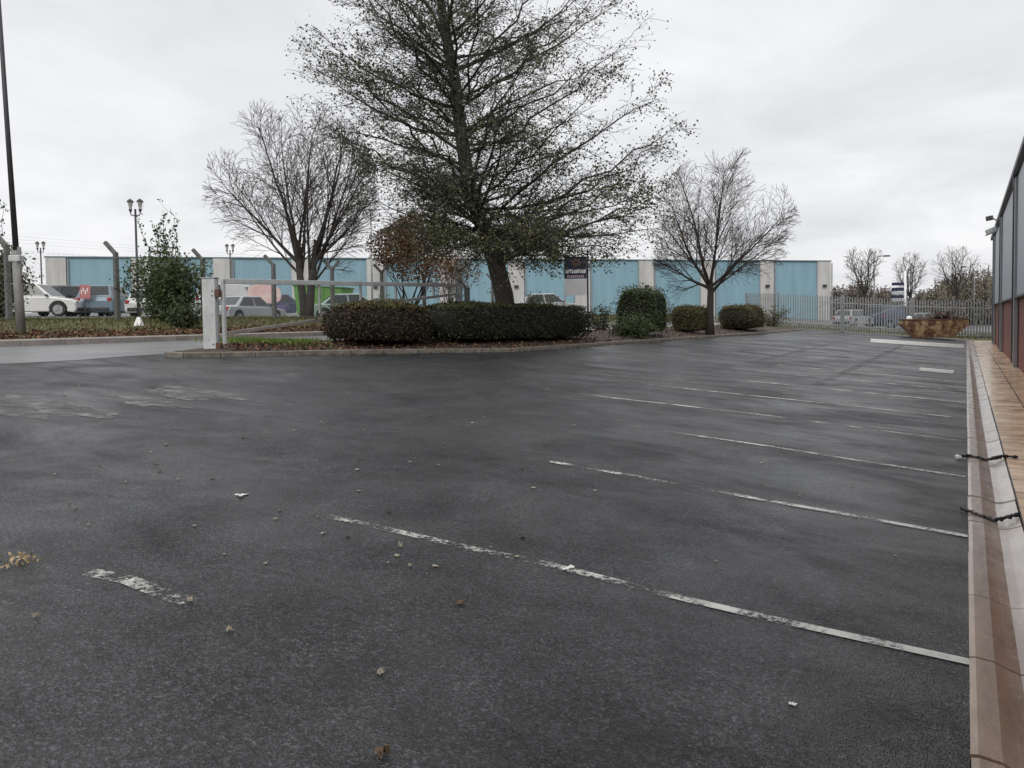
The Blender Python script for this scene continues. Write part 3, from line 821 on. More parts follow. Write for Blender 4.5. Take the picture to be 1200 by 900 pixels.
    leaves('crown', LP, .072, M['alderleaf'], t, aspect=.72, tint=np.array(tint))
    leaves('cones', CP, .04, M['aldercone'], t, aspect=.7)
    return t
alder()

def bare_tree(name, x, d, label, cfg, group=None):
    r_ = random.Random(cfg['seed']); base = Vector(pos(x, d))
    if cfg.get('bed'): base.z = bedz(base.x, base.y)
    base.z -= .05
    t = empty(name, base, 0, label, 'tree', group)
    mb = MB(); tw = MB()
    C, E = Vector(cfg['c']), cfg['e']
    def dist_out(p, dr):
        # distance along dr to the crown surface
        a = sum((dr[i] / E[i]) ** 2 for i in range(3)); b = 2 * sum(dr[i] * (p[i] - C[i]) / E[i] ** 2 for i in range(3))
        c = sum(((p[i] - C[i]) / E[i]) ** 2 for i in range(3)) - 1
        D = b * b - 4 * a * c
        return max(.1, (-b + math.sqrt(D)) / (2 * a)) if D > 0 else .3
    def grow(p, dr, L, r0, lev):
        n = 8 if lev == 0 else 5 if lev == 1 else 3 if lev == 2 else 2
        pts = [p.copy()]; q = p.copy(); dd = dr.copy()
        for k in range(n):
            wg = .055 if lev < 2 else .04
            dd = (dd + Vector((r_.gauss(0, wg), r_.gauss(0, wg), cfg['up'] * (1 if lev == 0 else .25) + r_.gauss(0, wg * .6)))).normalized()
            q = q + dd * (L / n); pts.append(q.copy())
        end = .14 if lev == 0 else .3
        rads = [max(cfg['rmin'], r0 * (1 - (1 - end) * k / n)) for k in range(n + 1)]
        (mb if lev < 2 else tw).tube(pts, rads, (7, 4, 3, 3)[lev], False)
        if lev >= cfg['levels']: return
        nb = cfg['n'][lev]
        for j in range(nb):
            u = (.18 if lev == 0 else .12) + .85 * (j + r_.random()) / nb; u = min(u, .98); k = min(n - 1, int(u * n)); s = pts[k].lerp(pts[k + 1], u * n - k)
            ax = (pts[k + 1] - pts[k]).normalized()
            az = j * 2.4 + r_.uniform(-.6, .6); side = ax.orthogonal().normalized(); side.rotate(Matrix.Rotation(az, 3, ax))
            an = r_.uniform(.38, .78); nd = (ax * math.cos(an) + side * math.sin(an)).normalized()
            mxl = dist_out(s, nd)
            ln = min(mxl * r_.uniform(.5, 1.08), cfg['lmax'][lev] * r_.uniform(.6, 1.1) * (1.15 - .55 * u))
            grow(s, nd, ln, max(cfg['rmin'], rads[k] * cfg['rr']), lev + 1)
    if cfg.get('trunk'):
        h, r0 = cfg['trunk']; tp = [Vector((0, 0, 0)), Vector((.0, 0, h * .4)), Vector((.03, 0, h)), Vector((.05, .05, h * 1.35))]
        mb.tube(tp, [r0 * 1.35, r0, r0 * .85, r0 * .4], 10)
    if cfg.get('twin'):
        for sg in (-1, 1):
            mb.tube([(sg * .10, 0, 0), (sg * .17, .02, .6), (sg * .30, .0, 1.5), (sg * .42, .03, 2.3), (sg * .5, .05, 3.2)], [.21, .165, .15, .12, .05], 9)
    for (ox, oz, az, el, rr_) in cfg['stems']:
        s = Vector((ox, 0, oz)); dr = Vector((math.cos(el) * math.cos(az), math.cos(el) * math.sin(az), math.sin(el)))
        L = dist_out(s, dr) * r_.uniform(.80, 1.06)
        grow(s, dr, L, rr_, 0)
    mb.build('trunk', cfg['mat'], t, smooth=True); tw.build('crown', cfg['twig'], t)
    return t

st = []; r_ = random.Random(4)
for k in range(16):
    sg_, oz_ = (-1, 1)[k % 2], .95 + r_.uniform(0, 1.5)
    st.append((sg_ * (.17 + .12 * (oz_ - .3)), oz_, (math.pi if sg_ < 0 else 0) + r_.uniform(-1.7, 1.7) + (YAW if 1 else 0), interp([(0, 1.42), (8, 1.12), (15, .62)], k), r_.uniform(.055, .085)))
bare_tree('bare_tree', 360, 31, 'leafless many stemmed tree behind the steel swing gate', dict(seed=5, c=(-.35, -.2, 4.7), e=(3.5, 3.4, 4.35), up=.025, n=[11, 7, 4], lmax=[2.6, 1.2, .55], levels=3, rr=.45, rmin=.0066, stems=st, mat=M['bark2'], twig=M['twig'], twin=1))
st = []; r_ = random.Random(9)
for k in range(11):
    st.append((0, 1.9 + r_.uniform(-.1, .55), k * 2.4 + .5, interp([(0, 1.35), (5, .85), (10, .35)], k), r_.uniform(.05, .085)))
bare_tree('bare_tree', 832, 34.5, 'leafless round headed tree with one straight trunk between two low shrubs', dict(seed=14, bed=1, c=(.5, .3, 4.55), e=(3.3, 3.2, 3.95), up=.02, n=[11, 8, 4], lmax=[2.4, 1.15, .55], levels=3, rr=.45, rmin=.006, stems=st, mat=M['bark2'], twig=M['twig'], trunk=(1.9, .165)))
def small_bare(x, d, h, wd, seed, label, group=None, th=.35):
    r_ = random.Random(seed); stm = [(0, h * th + r_.uniform(-.1, .3), k * 2.4, interp([(0, 1.4), (5, 1.0), (8, .7)], k), .055 * h / 7) for k in range(8)]
    return bare_tree('bare_tree', x, d, label, dict(seed=seed, c=(0, 0, h * .63), e=(wd, wd, h * .38), up=.04, n=[9, 6, 0], lmax=[h * .22, h * .12, .5], levels=2, rr=.5, rmin=.014, stems=stm, mat=M['bark2'], twig=M['twig'], trunk=(h * th, .14 * h / 7)), group)
small_bare(1013, 78, 8.2, 3.0, 31, 'small leafless tree on a thin trunk beyond the railings, beside the warehouse end')
small_bare(1066, 96, 9.2, 2.6, 32, 'slender leafless tree behind the white post of blue signs')
small_bare(1121, 92, 9.8, 3.4, 33, 'upright leafless tree rising from the scrub behind the skip')

# autumn tree behind the gate
def leaf_cloud(name, part, cx, cz, ex, ez, n, size, mat, parent, r_, power=.5, lump=.25, ey=None, cy=0.0, **k):
    lumps = [(Vector((r_.gauss(0, 1), r_.gauss(0, 1), r_.gauss(0, 1))).normalized(), r_.uniform(-lump, lump)) for _ in range(14)]
    P = []
    for _ in range(n):
        v = Vector((r_.gauss(0, 1), r_.gauss(0, 1), r_.gauss(0, 1))).normalized(); rr_ = r_.random() ** power
        q = 1 + sum(a * max(0, v.dot(l)) ** 6 for l, a in lumps)
        P.append((cx + v.x * rr_ * ex * q, cy + v.y * rr_ * (ey or ex) * q, cz + v.z * rr_ * ez * q))
    return leaves(part, P, size, mat, parent, **k)
def stems(parent, mat, n, h, spread, r_, rad=.02, name='stem'):
    mb = MB()
    for k in range(n):
        a = r_.uniform(0, 6.28); q = spread * r_.random() ** .6
        mb.tube(curve((math.cos(a) * .08, math.sin(a) * .08, 0), (math.cos(a) * q, math.sin(a) * q, h * r_.uniform(.65, 1)), .03, 4, r_, .12), [rad, rad * .8, rad * .6, rad * .45, rad * .25], 4, False)
    return mb.build(name, mat, parent, smooth=True)
r_ = random.Random(41)
b = pos(480, 35); t = empty('autumn_tree', b, 0, 'small rounded tree with rust brown leaves behind the swing gate', 'tree')
stems(t, M['bark2'], 12, 3.4, 1.5, r_, .05, 'trunk')
leaf_cloud('autumn_tree', 'crown', 0, 3.3, 2.0, 1.6, 8000, .13, M['autumnleaf'], t, r_, .55, .3)
b = pos(530, 40); t = empty('autumn_tree', b, 0, 'pale brown half bare bush against the cream warehouse panel left of the alder trunk', 'tree')
stems(t, M['twig'], 40, 3.4, 1.5, r_, .022, 'trunk')
leaf_cloud('autumn_tree', 'crown', 0, 2.5, 1.6, 1.3, 2600, .11, M['autumnleaf'], t, r_, .6, .3)

# ------------------------------------------------------------------ hedges and shrubs
def hedge(name, pts, wid, hgt, label, mat, n, size=.075, seed=0, top=.5, brown=0.0, sq=3.2, stray=.12):
    """clipped hedge: pts along its length in plan"""
    r_ = random.Random(seed)
    a, bb = Vector((*pts[0], 0)), Vector((*pts[1], 0)); c = (a + bb) / 2; L = (bb - a).length; ang = math.atan2(bb.y - a.y, bb.x - a.x)
    z0 = bedz(c.x, c.y) - .03
    t = empty(name, (c.x, c.y, z0), ang, label, 'hedge' if L > 4 else 'shrub')
    slope = (bedz(bb.x, bb.y) - bedz(a.x, a.y)) / L
    ex, ey, ez = L / 2, wid / 2, hgt / 2
    ph = [r_.uniform(0, 6.28) for _ in range(9)]
    def surf(v, q):
        m_ = (abs(v.x) ** sq + abs(v.y) ** sq + abs(v.z) ** sq) ** (-1 / sq)
        x, y, z = v.x * m_ * ex * q, v.y * m_ * ey * q, v.z * m_ * ez * q
        wv = 1 + .045 * math.sin(x * 2.3 + ph[0]) + .035 * math.sin(x * 5.1 + z * 4 + ph[1]) + .03 * math.sin(y * 6 + z * 5 + ph[2])
        return Vector((x + .03 * math.sin(z * 7 + ph[3]), y * wv, ez + z * (wv if z > 0 else 1) + slope * x))
    mb = MB(); U, Vn = 28, 14
    for i in range(Vn + 1):
        for j in range(U):
            th = math.pi * i / Vn; f_ = 2 * math.pi * j / U
            v = Vector((math.sin(th) * math.cos(f_), math.sin(th) * math.sin(f_), math.cos(th))); v = Vector((v.x, v.y, v.z))
            mb.v.append(tuple(surf(v, .90)))
    for i in range(Vn):
        for j in range(U):
            p = i * U + j; q = i * U + (j + 1) % U; mb.f.append((p, p + U, q + U, q)); mb.t.append(0)
    mb.build('dark_core', M['core'], t, smooth=True)  # solid dark core behind the leaves, stops see-through
    P, Nn, tt = [], [], []
    while len(P) < n:
        # even cover: pick a point on a box and push it to the rounded surface
        f_ = r_.random(); sx_, sy_, sz_ = r_.uniform(-1, 1), r_.uniform(-1, 1), r_.uniform(-1, 1)
        A = (ey * ez * 2, ex * ez * 2, ex * ey * 2); tot = sum(A); f_ *= tot
        if f_ < A[0]: v = Vector((r_.choice((-1, 1)), sy_, sz_))
        elif f_ < A[0] + A[1]: v = Vector((sx_, r_.choice((-1, 1)), sz_))
        else: v = Vector((sx_, sy_, 1))
        q = .92 + .10 * r_.random() + (stray * r_.random() ** 2 if r_.random() < .2 else 0)
        s = surf(v, q); P.append(tuple(s)); Nn.append((v.x * 1.2 / ex * ey, v.y * 1.2, v.z * 1.2 + .5))
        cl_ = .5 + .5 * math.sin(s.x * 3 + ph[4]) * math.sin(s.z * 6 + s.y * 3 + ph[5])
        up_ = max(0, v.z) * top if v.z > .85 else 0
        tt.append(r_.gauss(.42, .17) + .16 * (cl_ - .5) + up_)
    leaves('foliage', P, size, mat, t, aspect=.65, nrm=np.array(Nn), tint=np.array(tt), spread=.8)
    return t
def xy(x, y, back): # kerb point pushed back from the car park
    X, Y = gp(x, y); return (X - back, Y)
def bed_at(x, off):
    """point of the bed off metres behind the kerb, on the sight line of image column x"""
    best = None
    for k in range(700):
        d_ = 14 + k * .05; X, Y = at(x, d_)
        e = abs(X - (xe(Y) + .13 - off))
        if best is None or e < best[0]: best = (e, X, Y)
    return best[1:]
def run(x0, x1, off, w0=0.0, w1=0.0):
    A, B = Vector(bed_at(x0, off)), Vector(bed_at(x1, off)); u = (B - A).normalized()
    return [tuple(A + u * w0), tuple(B - u * w1)]
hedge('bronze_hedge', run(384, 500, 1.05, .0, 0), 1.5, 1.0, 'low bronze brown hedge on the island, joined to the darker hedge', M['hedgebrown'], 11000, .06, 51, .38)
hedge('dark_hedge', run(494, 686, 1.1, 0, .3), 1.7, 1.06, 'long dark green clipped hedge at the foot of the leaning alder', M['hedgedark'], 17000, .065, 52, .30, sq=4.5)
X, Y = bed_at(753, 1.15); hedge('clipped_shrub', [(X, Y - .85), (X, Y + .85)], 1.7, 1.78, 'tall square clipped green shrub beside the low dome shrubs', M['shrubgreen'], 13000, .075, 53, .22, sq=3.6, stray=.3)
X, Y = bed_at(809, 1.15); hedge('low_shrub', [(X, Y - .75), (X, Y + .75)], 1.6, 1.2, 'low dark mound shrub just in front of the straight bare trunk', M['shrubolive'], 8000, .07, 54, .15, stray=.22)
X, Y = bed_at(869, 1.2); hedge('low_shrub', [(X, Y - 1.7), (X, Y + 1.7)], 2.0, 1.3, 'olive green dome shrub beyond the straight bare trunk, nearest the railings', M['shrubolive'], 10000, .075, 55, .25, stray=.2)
def loose_shrub(name, x, d, h, wd, n, label, mat, seed, size=.1, bed=False, shoots=0):
    r_ = random.Random(seed); X, Y = at(x, d); z = bedz(X, Y) if bed else T(X, Y)
    t = empty(name, (X, Y, z - .03), 0, label, 'shrub')
    mb = MB(); LP = []
    for k in range(int(14 + n / 160)):
        a = r_.uniform(0, 6.28); q = wd * r_.random() ** .6; hh = h * r_.uniform(.5, .9) * (1 - .35 * (q / wd) ** 2)
        C_ = curve((math.cos(a) * .12, math.sin(a) * .12, 0), (math.cos(a) * q, math.sin(a) * q, hh), .04, 6, r_, .16)
        mb.tube(C_, [.018 * (1 - .12 * m_) for m_ in range(7)], 4, False)
        for _ in range(n // int(14 + n / 160)):
            u = r_.uniform(.12, 1.02); kk = min(5, int(u * 6)); p = C_[kk].lerp(C_[kk + 1], u * 6 - kk)
            sg = wd * .14
            LP.append((p.x + r_.gauss(0, sg), p.y + r_.gauss(0, sg), max(.03, p.z + r_.gauss(0, .13))))
    for k in range(shoots):
        a = r_.uniform(0, 6.28); q = wd * r_.random() * .7; hh = h * r_.uniform(.95, 1.3)
        C_ = curve((math.cos(a) * q * .6, math.sin(a) * q * .6, h * .5), (math.cos(a) * q, math.sin(a) * q, hh), .02, 6, r_, .2)
        mb.tube(C_, [.014 * (1 - .12 * m_) for m_ in range(7)], 4, False)
        for _ in range(26):
            u = r_.uniform(.3, 1.0); kk = min(5, int(u * 6)); p = C_[kk].lerp(C_[kk + 1], u * 6 - kk)
            LP.append((p.x + r_.gauss(0, .06), p.y + r_.gauss(0, .06), p.z + r_.gauss(0, .05)))
    mb.build('stem', M['bark2'], t, smooth=True)
    leaves('foliage', LP, size, mat, t, aspect=.6, tint=np.clip(nrg.normal(.5, .22, len(LP)), 0, 1))
    return t
loose_shrub('verge_shrub', 197, 24.0, 2.9, 1.35, 8000, 'tall straggly green shrub growing through the fence on the verge', M['vergeshrub'], 61, .11, shoots=9)
loose_shrub('verge_shrub', -4, 22.0, 2.7, .9, 6000, 'green bush at the foot of the tall lamp column', M['vergeshrub'], 62, .11, shoots=3)
loose_shrub('verge_shrub', 215, 21.6, 1.0, .62, 1500, 'low dark ground shrub in front of the straggly verge shrub', M['shrubgreen'], 63, .09)
loose_shrub('young_shrub', 452, 20.5, 1.55, .22, 220, 'small lime green sapling poking above the bronze hedge', M['greengrass'], 64, .1, bed=True)
X, Y = bed_at(742, .75); dd_ = Vector((X, Y, 0)).dot(FH)
loose_shrub('loose_shrub', 742, dd_, 1.0, .85, 4200, 'looser pale green shrub at the foot of the tall square shrub', M['vergeshrub'], 70, .085, bed=True)
loose_shrub('rough_shrub', 706, 33, 1.5, .8, 900, 'thin grey green scrub beside the agent board post', M['shrubgreen'], 65, .1)
loose_shrub('rough_shrub', 632, 42, 1.9, 1.0, 900, 'low pale green scrub behind the dark hedge, right of the alder trunk', M['shrubgreen'], 66, .12)
loose_shrub('rough_shrub', 905, 50, 1.9, 1.1, 900, 'grey green scrub behind the olive dome shrub', M['shrubolive'], 67, .12)
loose_shrub('rough_shrub', 780, 50, 1.6, 1.2, 800, 'low scrub between the square shrub and the bare tree, before the warehouse', M['shrubolive'], 68, .12)

# far wood
def wood():
    P = []; tt = []; r_ = random.Random(71)
    mb = MB()
    for k in range(230):
        x = r_.uniform(968, 1185); d = r_.uniform(104, 128)
        X, Y = at(x, d); h = interp([(968, 5.5), (1010, 6.5), (1050, 5.2), (1085, 5.0), (1110, 7.2), (1150, 8.2), (1185, 8.8)], x) * r_.uniform(.75, 1.05)
        hue = .25 if x < 1080 else .6
        ww = r_.uniform(1.0, 2.4)
        mb.tube([(X, Y, 0), (X + r_.uniform(-.3, .3), Y, h * .5), (X + r_.uniform(-.5, .5), Y, h)], [.12, .08, .03], 4, False)
        for _ in range(170):
            v = Vector((r_.gauss(0, 1), r_.gauss(0, 1), r_.gauss(0, 1))).normalized() * r_.random() ** .45
            P.append((X + v.x * ww, Y + v.y * ww, max(.1, h * .52 + v.z * h * .5))); tt.append(r_.gauss(hue, .2))
    o = leaves('woodland', P, .42, M['farwood'], None, aspect=.5, tint=np.array(tt), droop=-.6)
    tag(o, 'brown and olive winter scrub wood beyond the yard and its cars', 'woodland', kind='stuff')
    s = mb.build('stem', M['bark2'], o)
wood()

# ------------------------------------------------------------------ brick and metal unit beside the path
def unit():
    X0, Y0, Y1, HT, HB = 1.33, -9.0, 50.0, 5.62, 2.05
    t = empty('industrial_unit', (X0, 0, 0), 0, 'grey clad industrial unit with red brick base beside the paved path', 'building')
    mb = MB(); mb.box((10, (Y0 + Y1) / 2, HB / 2 - .05), (20, Y1 - Y0, HB + .1)); mb.build('brick_wall', M['brick'], t)
    mb = MB(); mb.box((10.0, (Y0 + Y1) / 2, (HB + HT) / 2 + .02), (20.12, Y1 - Y0 + .12, HT - HB - .04)); mb.build('cladding', M['cladgrey'], t)
    mb = MB(); mb.box((9.97, (Y0 + Y1) / 2, HB + .012), (20.2, Y1 - Y0 + .2, .05)); mb.build('drip_trim', M['fascia'], t)
    mb = MB(); mb.prism([(-.06, HT - .02), (-.06, HT + .20), (.1, HT + .22), (10, HT + 1.25), (20.3, HT + .25), (20.3, HT - .05)], Y0 - .2, Y1 + .2)
    fixn(mb.build('roof', M['roofgrey'], t))
    mb = MB(); mb.prism([(-.19, HT + .03), (-.19, HT + .17), (-.065, HT + .19), (-.065, HT + .0), (-.15, HT + .0)], Y0 - .25, Y1 + .25)
    fixn(mb.build('gutter', M['fascia'], t))
    for y in (46.6, 37.6, 27.0, 16.4, 5.8):
        mb = MB(); mb.box((-.075, y, HT / 2 - .03), (.10, .42, HT - .06)); mb.build('column', M['colgrey'], t, bevel=.01)
        mb = MB(); mb.tube([(-.12, y + .32, .12), (-.12, y + .32, HT - .3), (-.13, y + .32, HT + .02)], .045, 8)
        mb.build('downpipe', M['fascia'], t, smooth=True)
    mb = MB(); mb.box((-.055, 49.5, HT / 2 - .03), (.09, 1.0, HT - .06)); mb.build('corner_trim', M['colgrey'], t, bevel=.01)
    # small black debris at the wall foot is part of the path edge
    f = empty('floodlight', (X0 - .30, 39.0, 5.22), 0, 'grey floodlight on a bracket hung under the unit eaves', 'floodlight')
    mb = MB(); mb.tube([(.26, 0, .1), (.1, 0, .12), (-.05, 0, .0)], .03, 6); mb.build('bracket', M['darksteel'], f, smooth=True)
    mb = MB(); mb.box((-.12, 0, -.08), (.42, .5, .22), mat=Matrix.Rotation(R(-22), 3, 'Y')); mb.build('housing', M['galvpale'], f, bevel=.03)
    mb = MB(); mb.box((-.18, 0, -.205), (.34, .42, .02), mat=Matrix.Rotation(R(-22), 3, 'Y')); mb.build('lens', M['lampglass'], f)
    f = empty('floodlight', (X0 - .20, 42.5, 5.80), 0, 'dark security lamp fixed on top of the unit gutter', 'floodlight')
    mb = MB(); mb.tube([(.15, 0, 0), (.0, 0, .18), (-.15, 0, .25)], .03, 6); mb.build('bracket', M['darksteel'], f, smooth=True)
    mb = MB(); mb.box((-.22, 0, .25), (.30, .3, .2), mat=Matrix.Rotation(R(-10), 3, 'Y')); mb.build('housing', M['darksteel'], f, bevel=.03)
unit()

# ------------------------------------------------------------------ blue and cream warehouse
def warehouse():
    dL = 73.0; dR = dL * (zat(57, 300.5, 1) - EYE) / (zat(972, 305.5, 1) - EYE)
    A = Vector((*at(57, dL), 0)); B = Vector((*at(972, dR), 0)); L = (B - A).length
    ang = math.atan2(B.y - A.y, B.x - A.x)
    zb = .2; ztop = zat(57, 300.5, dL); zt2 = zat(972, 305.5, dR); HT = (ztop + zt2) / 2 - zb
    t = empty('warehouse', (A.x, A.y, zb), ang, 'long low warehouse in alternating cream and sky blue panels', 'building')
    mb = MB(); mb.box((L / 2, 15, HT / 2 - .1), (L - .1, 29.9, HT - .2)); mb.build('wall', M['roofgrey'], t)
    nb = 11; Wb = (L - 1.75) / nb; cw = 1.75
    k = [0.0]
    for i in range(nb + 1):
        x0 = i * Wb
        mb = MB(); mb.box((x0 + cw / 2, -.06, HT / 2 - .06), (cw - .02, .34, HT - .12)); mb.build('cream_panel', M['cream'], t)
        mb = MB(); mb.tube([(x0 + cw + .16, -.2, .1), (x0 + cw + .16, -.2, HT - .3)], .07, 6); mb.build('downpipe', M['colgrey'], t)
        mb = MB(); mb.box((x0 + cw * .5, -.34, HT * .62), (.42, .25, .3)); mb.build('wall_lamp', M['darksteel'], t)
        if i < nb:
            mb = MB(); mb.box((x0 + cw + (Wb - cw) / 2, 0, HT / 2 - .06), (Wb - cw, .12, HT - .12)); mb.build('blue_panel', M['teal'], t)
    mb = MB(); mb.box((L / 2, 14.85, HT - .05), (L + .2, 30.2, .12)); mb.build('roof_trim', M['warehousetrim'], t)
    mb = MB(); mb.box((L / 2, 15.3, HT + .02), (L - .6, 29.0, .1)); mb.build('roof', M['roofgrey'], t)
warehouse()

# ------------------------------------------------------------------ street furniture
def lamp_column():
    b = gp(24, 399); X, Y = b[0] - 1.0, b[1] - .1; 
    X, Y = at(25, 17.6); t = empty('lamp_column', (X, Y, T(X) - .02), 0, 'tall lighting column with pole coloured backlit dark and grey lower sleeve at the road verge', 'lamp column')
    lean = RT * -.26
    mb = MB(); mb.tube([(0, 0, 0), (lean.x * .11, lean.y * .11, .9), (lean.x * .2, lean.y * .2, 1.9)], [.10, .095, .09], 12); mb.build('sleeve', M['postgrey'], t, smooth=True)
    mb = MB(); mb.tube([(lean.x * .2, lean.y * .2, 1.9), (lean.x * .6, lean.y * .6, 5), (lean.x * 1.15, lean.y * 1.15, 9.6)], [.062, .050, .036], 10); mb.build('pole', M['darksteel'], t, smooth=True)  # backlight against the sky is put into the pole's dark colour
    mb = MB(); mb.tube([(lean.x * 1.15, lean.y * 1.15, 9.6), (lean.x * 1.2 + .2, lean.y * 1.2, 9.85), (lean.x * 1.2 + .7, lean.y, 9.9)], .035, 8); mb.build('arm', M['darksteel'], t, smooth=True)
    mb = MB(); mb.box((lean.x * 1.2 + .95, lean.y, 9.88), (.6, .25, .14)); mb.build('lamp_head', M['galv'], t, bevel=.04)
    mb = MB(); o = FH * -.0
    mb.tube([(lean.x * .19 + .055 * RT.x, lean.y * .19 + .055 * RT.y, .95), (lean.x * .2 + .07 * RT.x, lean.y * .2 + .07 * RT.y, 1.98)], .045, 8); mb.build('conduit', M['postgrey'], t, smooth=True)
    mb = MB(); mb.box((lean.x * .19, lean.y * .19, 1.72), (.26, .20, .15), YAW); mb.build('clamp', M['galvpale'], t, bevel=.02)
    mb = MB(); mb.box((lean.x * .19 + RT.x * .09, lean.y * .19 + RT.y * .09, 1.25), (.05, .05, .18), YAW); mb.build('sticker', M['emblem'], t)
lamp_column()

def gate():
    X, Y = gp(248.5, 414.0)
    zb = TILT * -X + .06
    d = Vector((X, Y, 0)).dot(FH); s = d / F
    H = 84 * s
    t = empty('gate_post', (X, Y, zb - .1), YAW * .9, 'thick pale grey steel gate post on the nose of the island', 'gate post')
    wv = 15.5 * s
    mb = MB(); mb.box((0, 0, (H + .1) / 2), (wv, wv * .75, H + .1)); mb.build('post', M['gatepaint'], t, bevel=.015)
    mb = MB(); mb.box((0, 0, H + .112), (wv + .03, wv * .75 + .03, .02)); mb.build('cap', M['galv'], t)
    for z in (H * .86, H * .12):
        mb = MB(); mb.box((wv / 2 + .035, -.04, z), (.10, .13, .16)); mb.build('hinge', M['rust'], t, bevel=.01)
        for q in (-.05, .05):
            mb = MB(); mb.tube([(wv * .3, -wv * .375 - .012, z + q), (wv * .3, -wv * .375 + .01, z + q)], .016, 6); mb.build('bolt', M['rust'], t)
    # swing gate: from the post back along the island
    g0 = Vector((X, Y, zb)) + Vector((RT.x, RT.y, 0)) * (wv / 2 + .1)
    ge = Vector((*at(543, 25.5), 0)); dv = ge - Vector((g0.x, g0.y, 0)); L = dv.length; ang = math.atan2(dv.y, dv.x)
    zt0 = zat(258, 329.5, d); zt1 = zat(543, 334.5, 25.5)
    zl1 = zat(530, 345, 25.2); zl0 = zat(262, 391, d)
    t = empty('swing_gate', (g0.x, g0.y, zb), ang, 'long open steel swing gate with top rail and slanting brace', 'gate')
    h0, h1 = zt0 - zb, zt1 - zb
    P = lambda u, z: (L * u, 0, z)
    top = lambda u: h0 + (h1 - h0) * u
    mb = MB(); mb.bar(P(0, h0), P(1, h1), .07, .11); mb.build('top_rail', M['gatepaint'], t, bevel=.01)
    mb = MB(); mb.bar(P(.01, zl0 - zb), P(.33, zat(340, 374, 19.2) - zb), .05, .08); mb.bar(P(.33, zat(340, 374, 19.2) - zb), P(.52, zat(400, 352, 21) - zb), .05, .08); mb.build('brace', M['kerbpale'], t, bevel=.008)
    mb = MB(); mb.bar(P(.52, zat(400, 352, 21) - zb), P(.66, zat(445, 352.5, 22.2) - zb), .05, .10); mb.bar(P(.66, zat(445, 352.5, 22.2) - zb), P(.95, zl1 - zb), .05, .08); mb.build('lower_rail', M['gatesteel'], t, bevel=.008)
    mb = MB(); mb.bar(P(.004, .05), P(.004, top(.0) + .02), .07, .07); mb.build('hanging_stile', M['galvpale'], t, bevel=.008)
    for u, z1 in ((.30, zat(333, 368, 19) - zb), (.46, zat(380, 360, 20.4) - zb), (.62, zat(432, 356, 22) - zb), (.82, zat(497, 350, 24) - zb), (.985, zat(541, 345, 25.4) - zb)):
        mb = MB(); mb.bar(P(u, z1), P(u, top(u) - .05), .05, .06); mb.build('upright', M['gatesteel'], t, bevel=.006)
gate()

def cfence():
    t = empty('chain_link_fence', (-22, 14, T(-22)), 0, 'chain link fence with cranked concrete posts on the bank beyond the road', 'fence')
    z0 = T(-22); ys_ = [13.9 + 3.05 * k - 14 for k in range(-3, 8)]
    for i, y in enumerate(ys_):
        mb = MB(); mb.box((0, y, 1.0), (.14, .14, 2.1), 0, .85)
        mb.bar((.02, y, 1.98), (-.30, y - .14, 2.36), .11, .11)
        if i in (6, 7): mb.bar((-.02, y, 1.98), (.26, y + .16, 2.34), .10, .10)
        mb.build('post', M['concrete'], t, bevel=.01)
    mb = MB(); ya, yb = ys_[0], ys_[-1]; L = yb - ya; H = 1.85
    for k in range(-13, int(L / .14)):
        for s in (1, -1):
            a, b_ = k * .14, k * .14 + H
            za, zb = 0.0, H
            if a < 0: za = -a; a = 0
            if b_ > L: zb = H - (b_ - L); b_ = L
            if s > 0: p, q = (0.09, ya + a, za + .05), (.09, ya + b_, zb + .05)
            else: p, q = (0.093, yb - a, za + .05), (.093, yb - b_, zb + .05)
            mb.tube([p, q], .0017, 3, False)
    mb.build('wire_mesh', M['galv'], t)
    mb = MB()
    for z, x in ((.1, .09), (1.0, .09), (1.88, .09), (2.12, -.10), (2.22, -.18), (2.32, -.26)): mb.tube([(x, ya, z), (x, yb, z)], .002, 4)
    mb.build('strand', M['galv'], t)
cfence()
# the stout end post by the gate end
X, Y = at(548, 27.0); t = empty('fence_post', (X, Y, T(X) - .05), YAW, 'dark cranked concrete post at the end of the swing gate', 'post')
hp = zat(548, 337, 27) - T(X)
mb = MB(); mb.box((0, 0, hp / 2), (.19, .16, hp + .1)); mb.bar((0, 0, hp - .02), (-.28, -.05, hp + .33), .11, .11); mb.build('post', M['concrete'], t, bevel=.012)

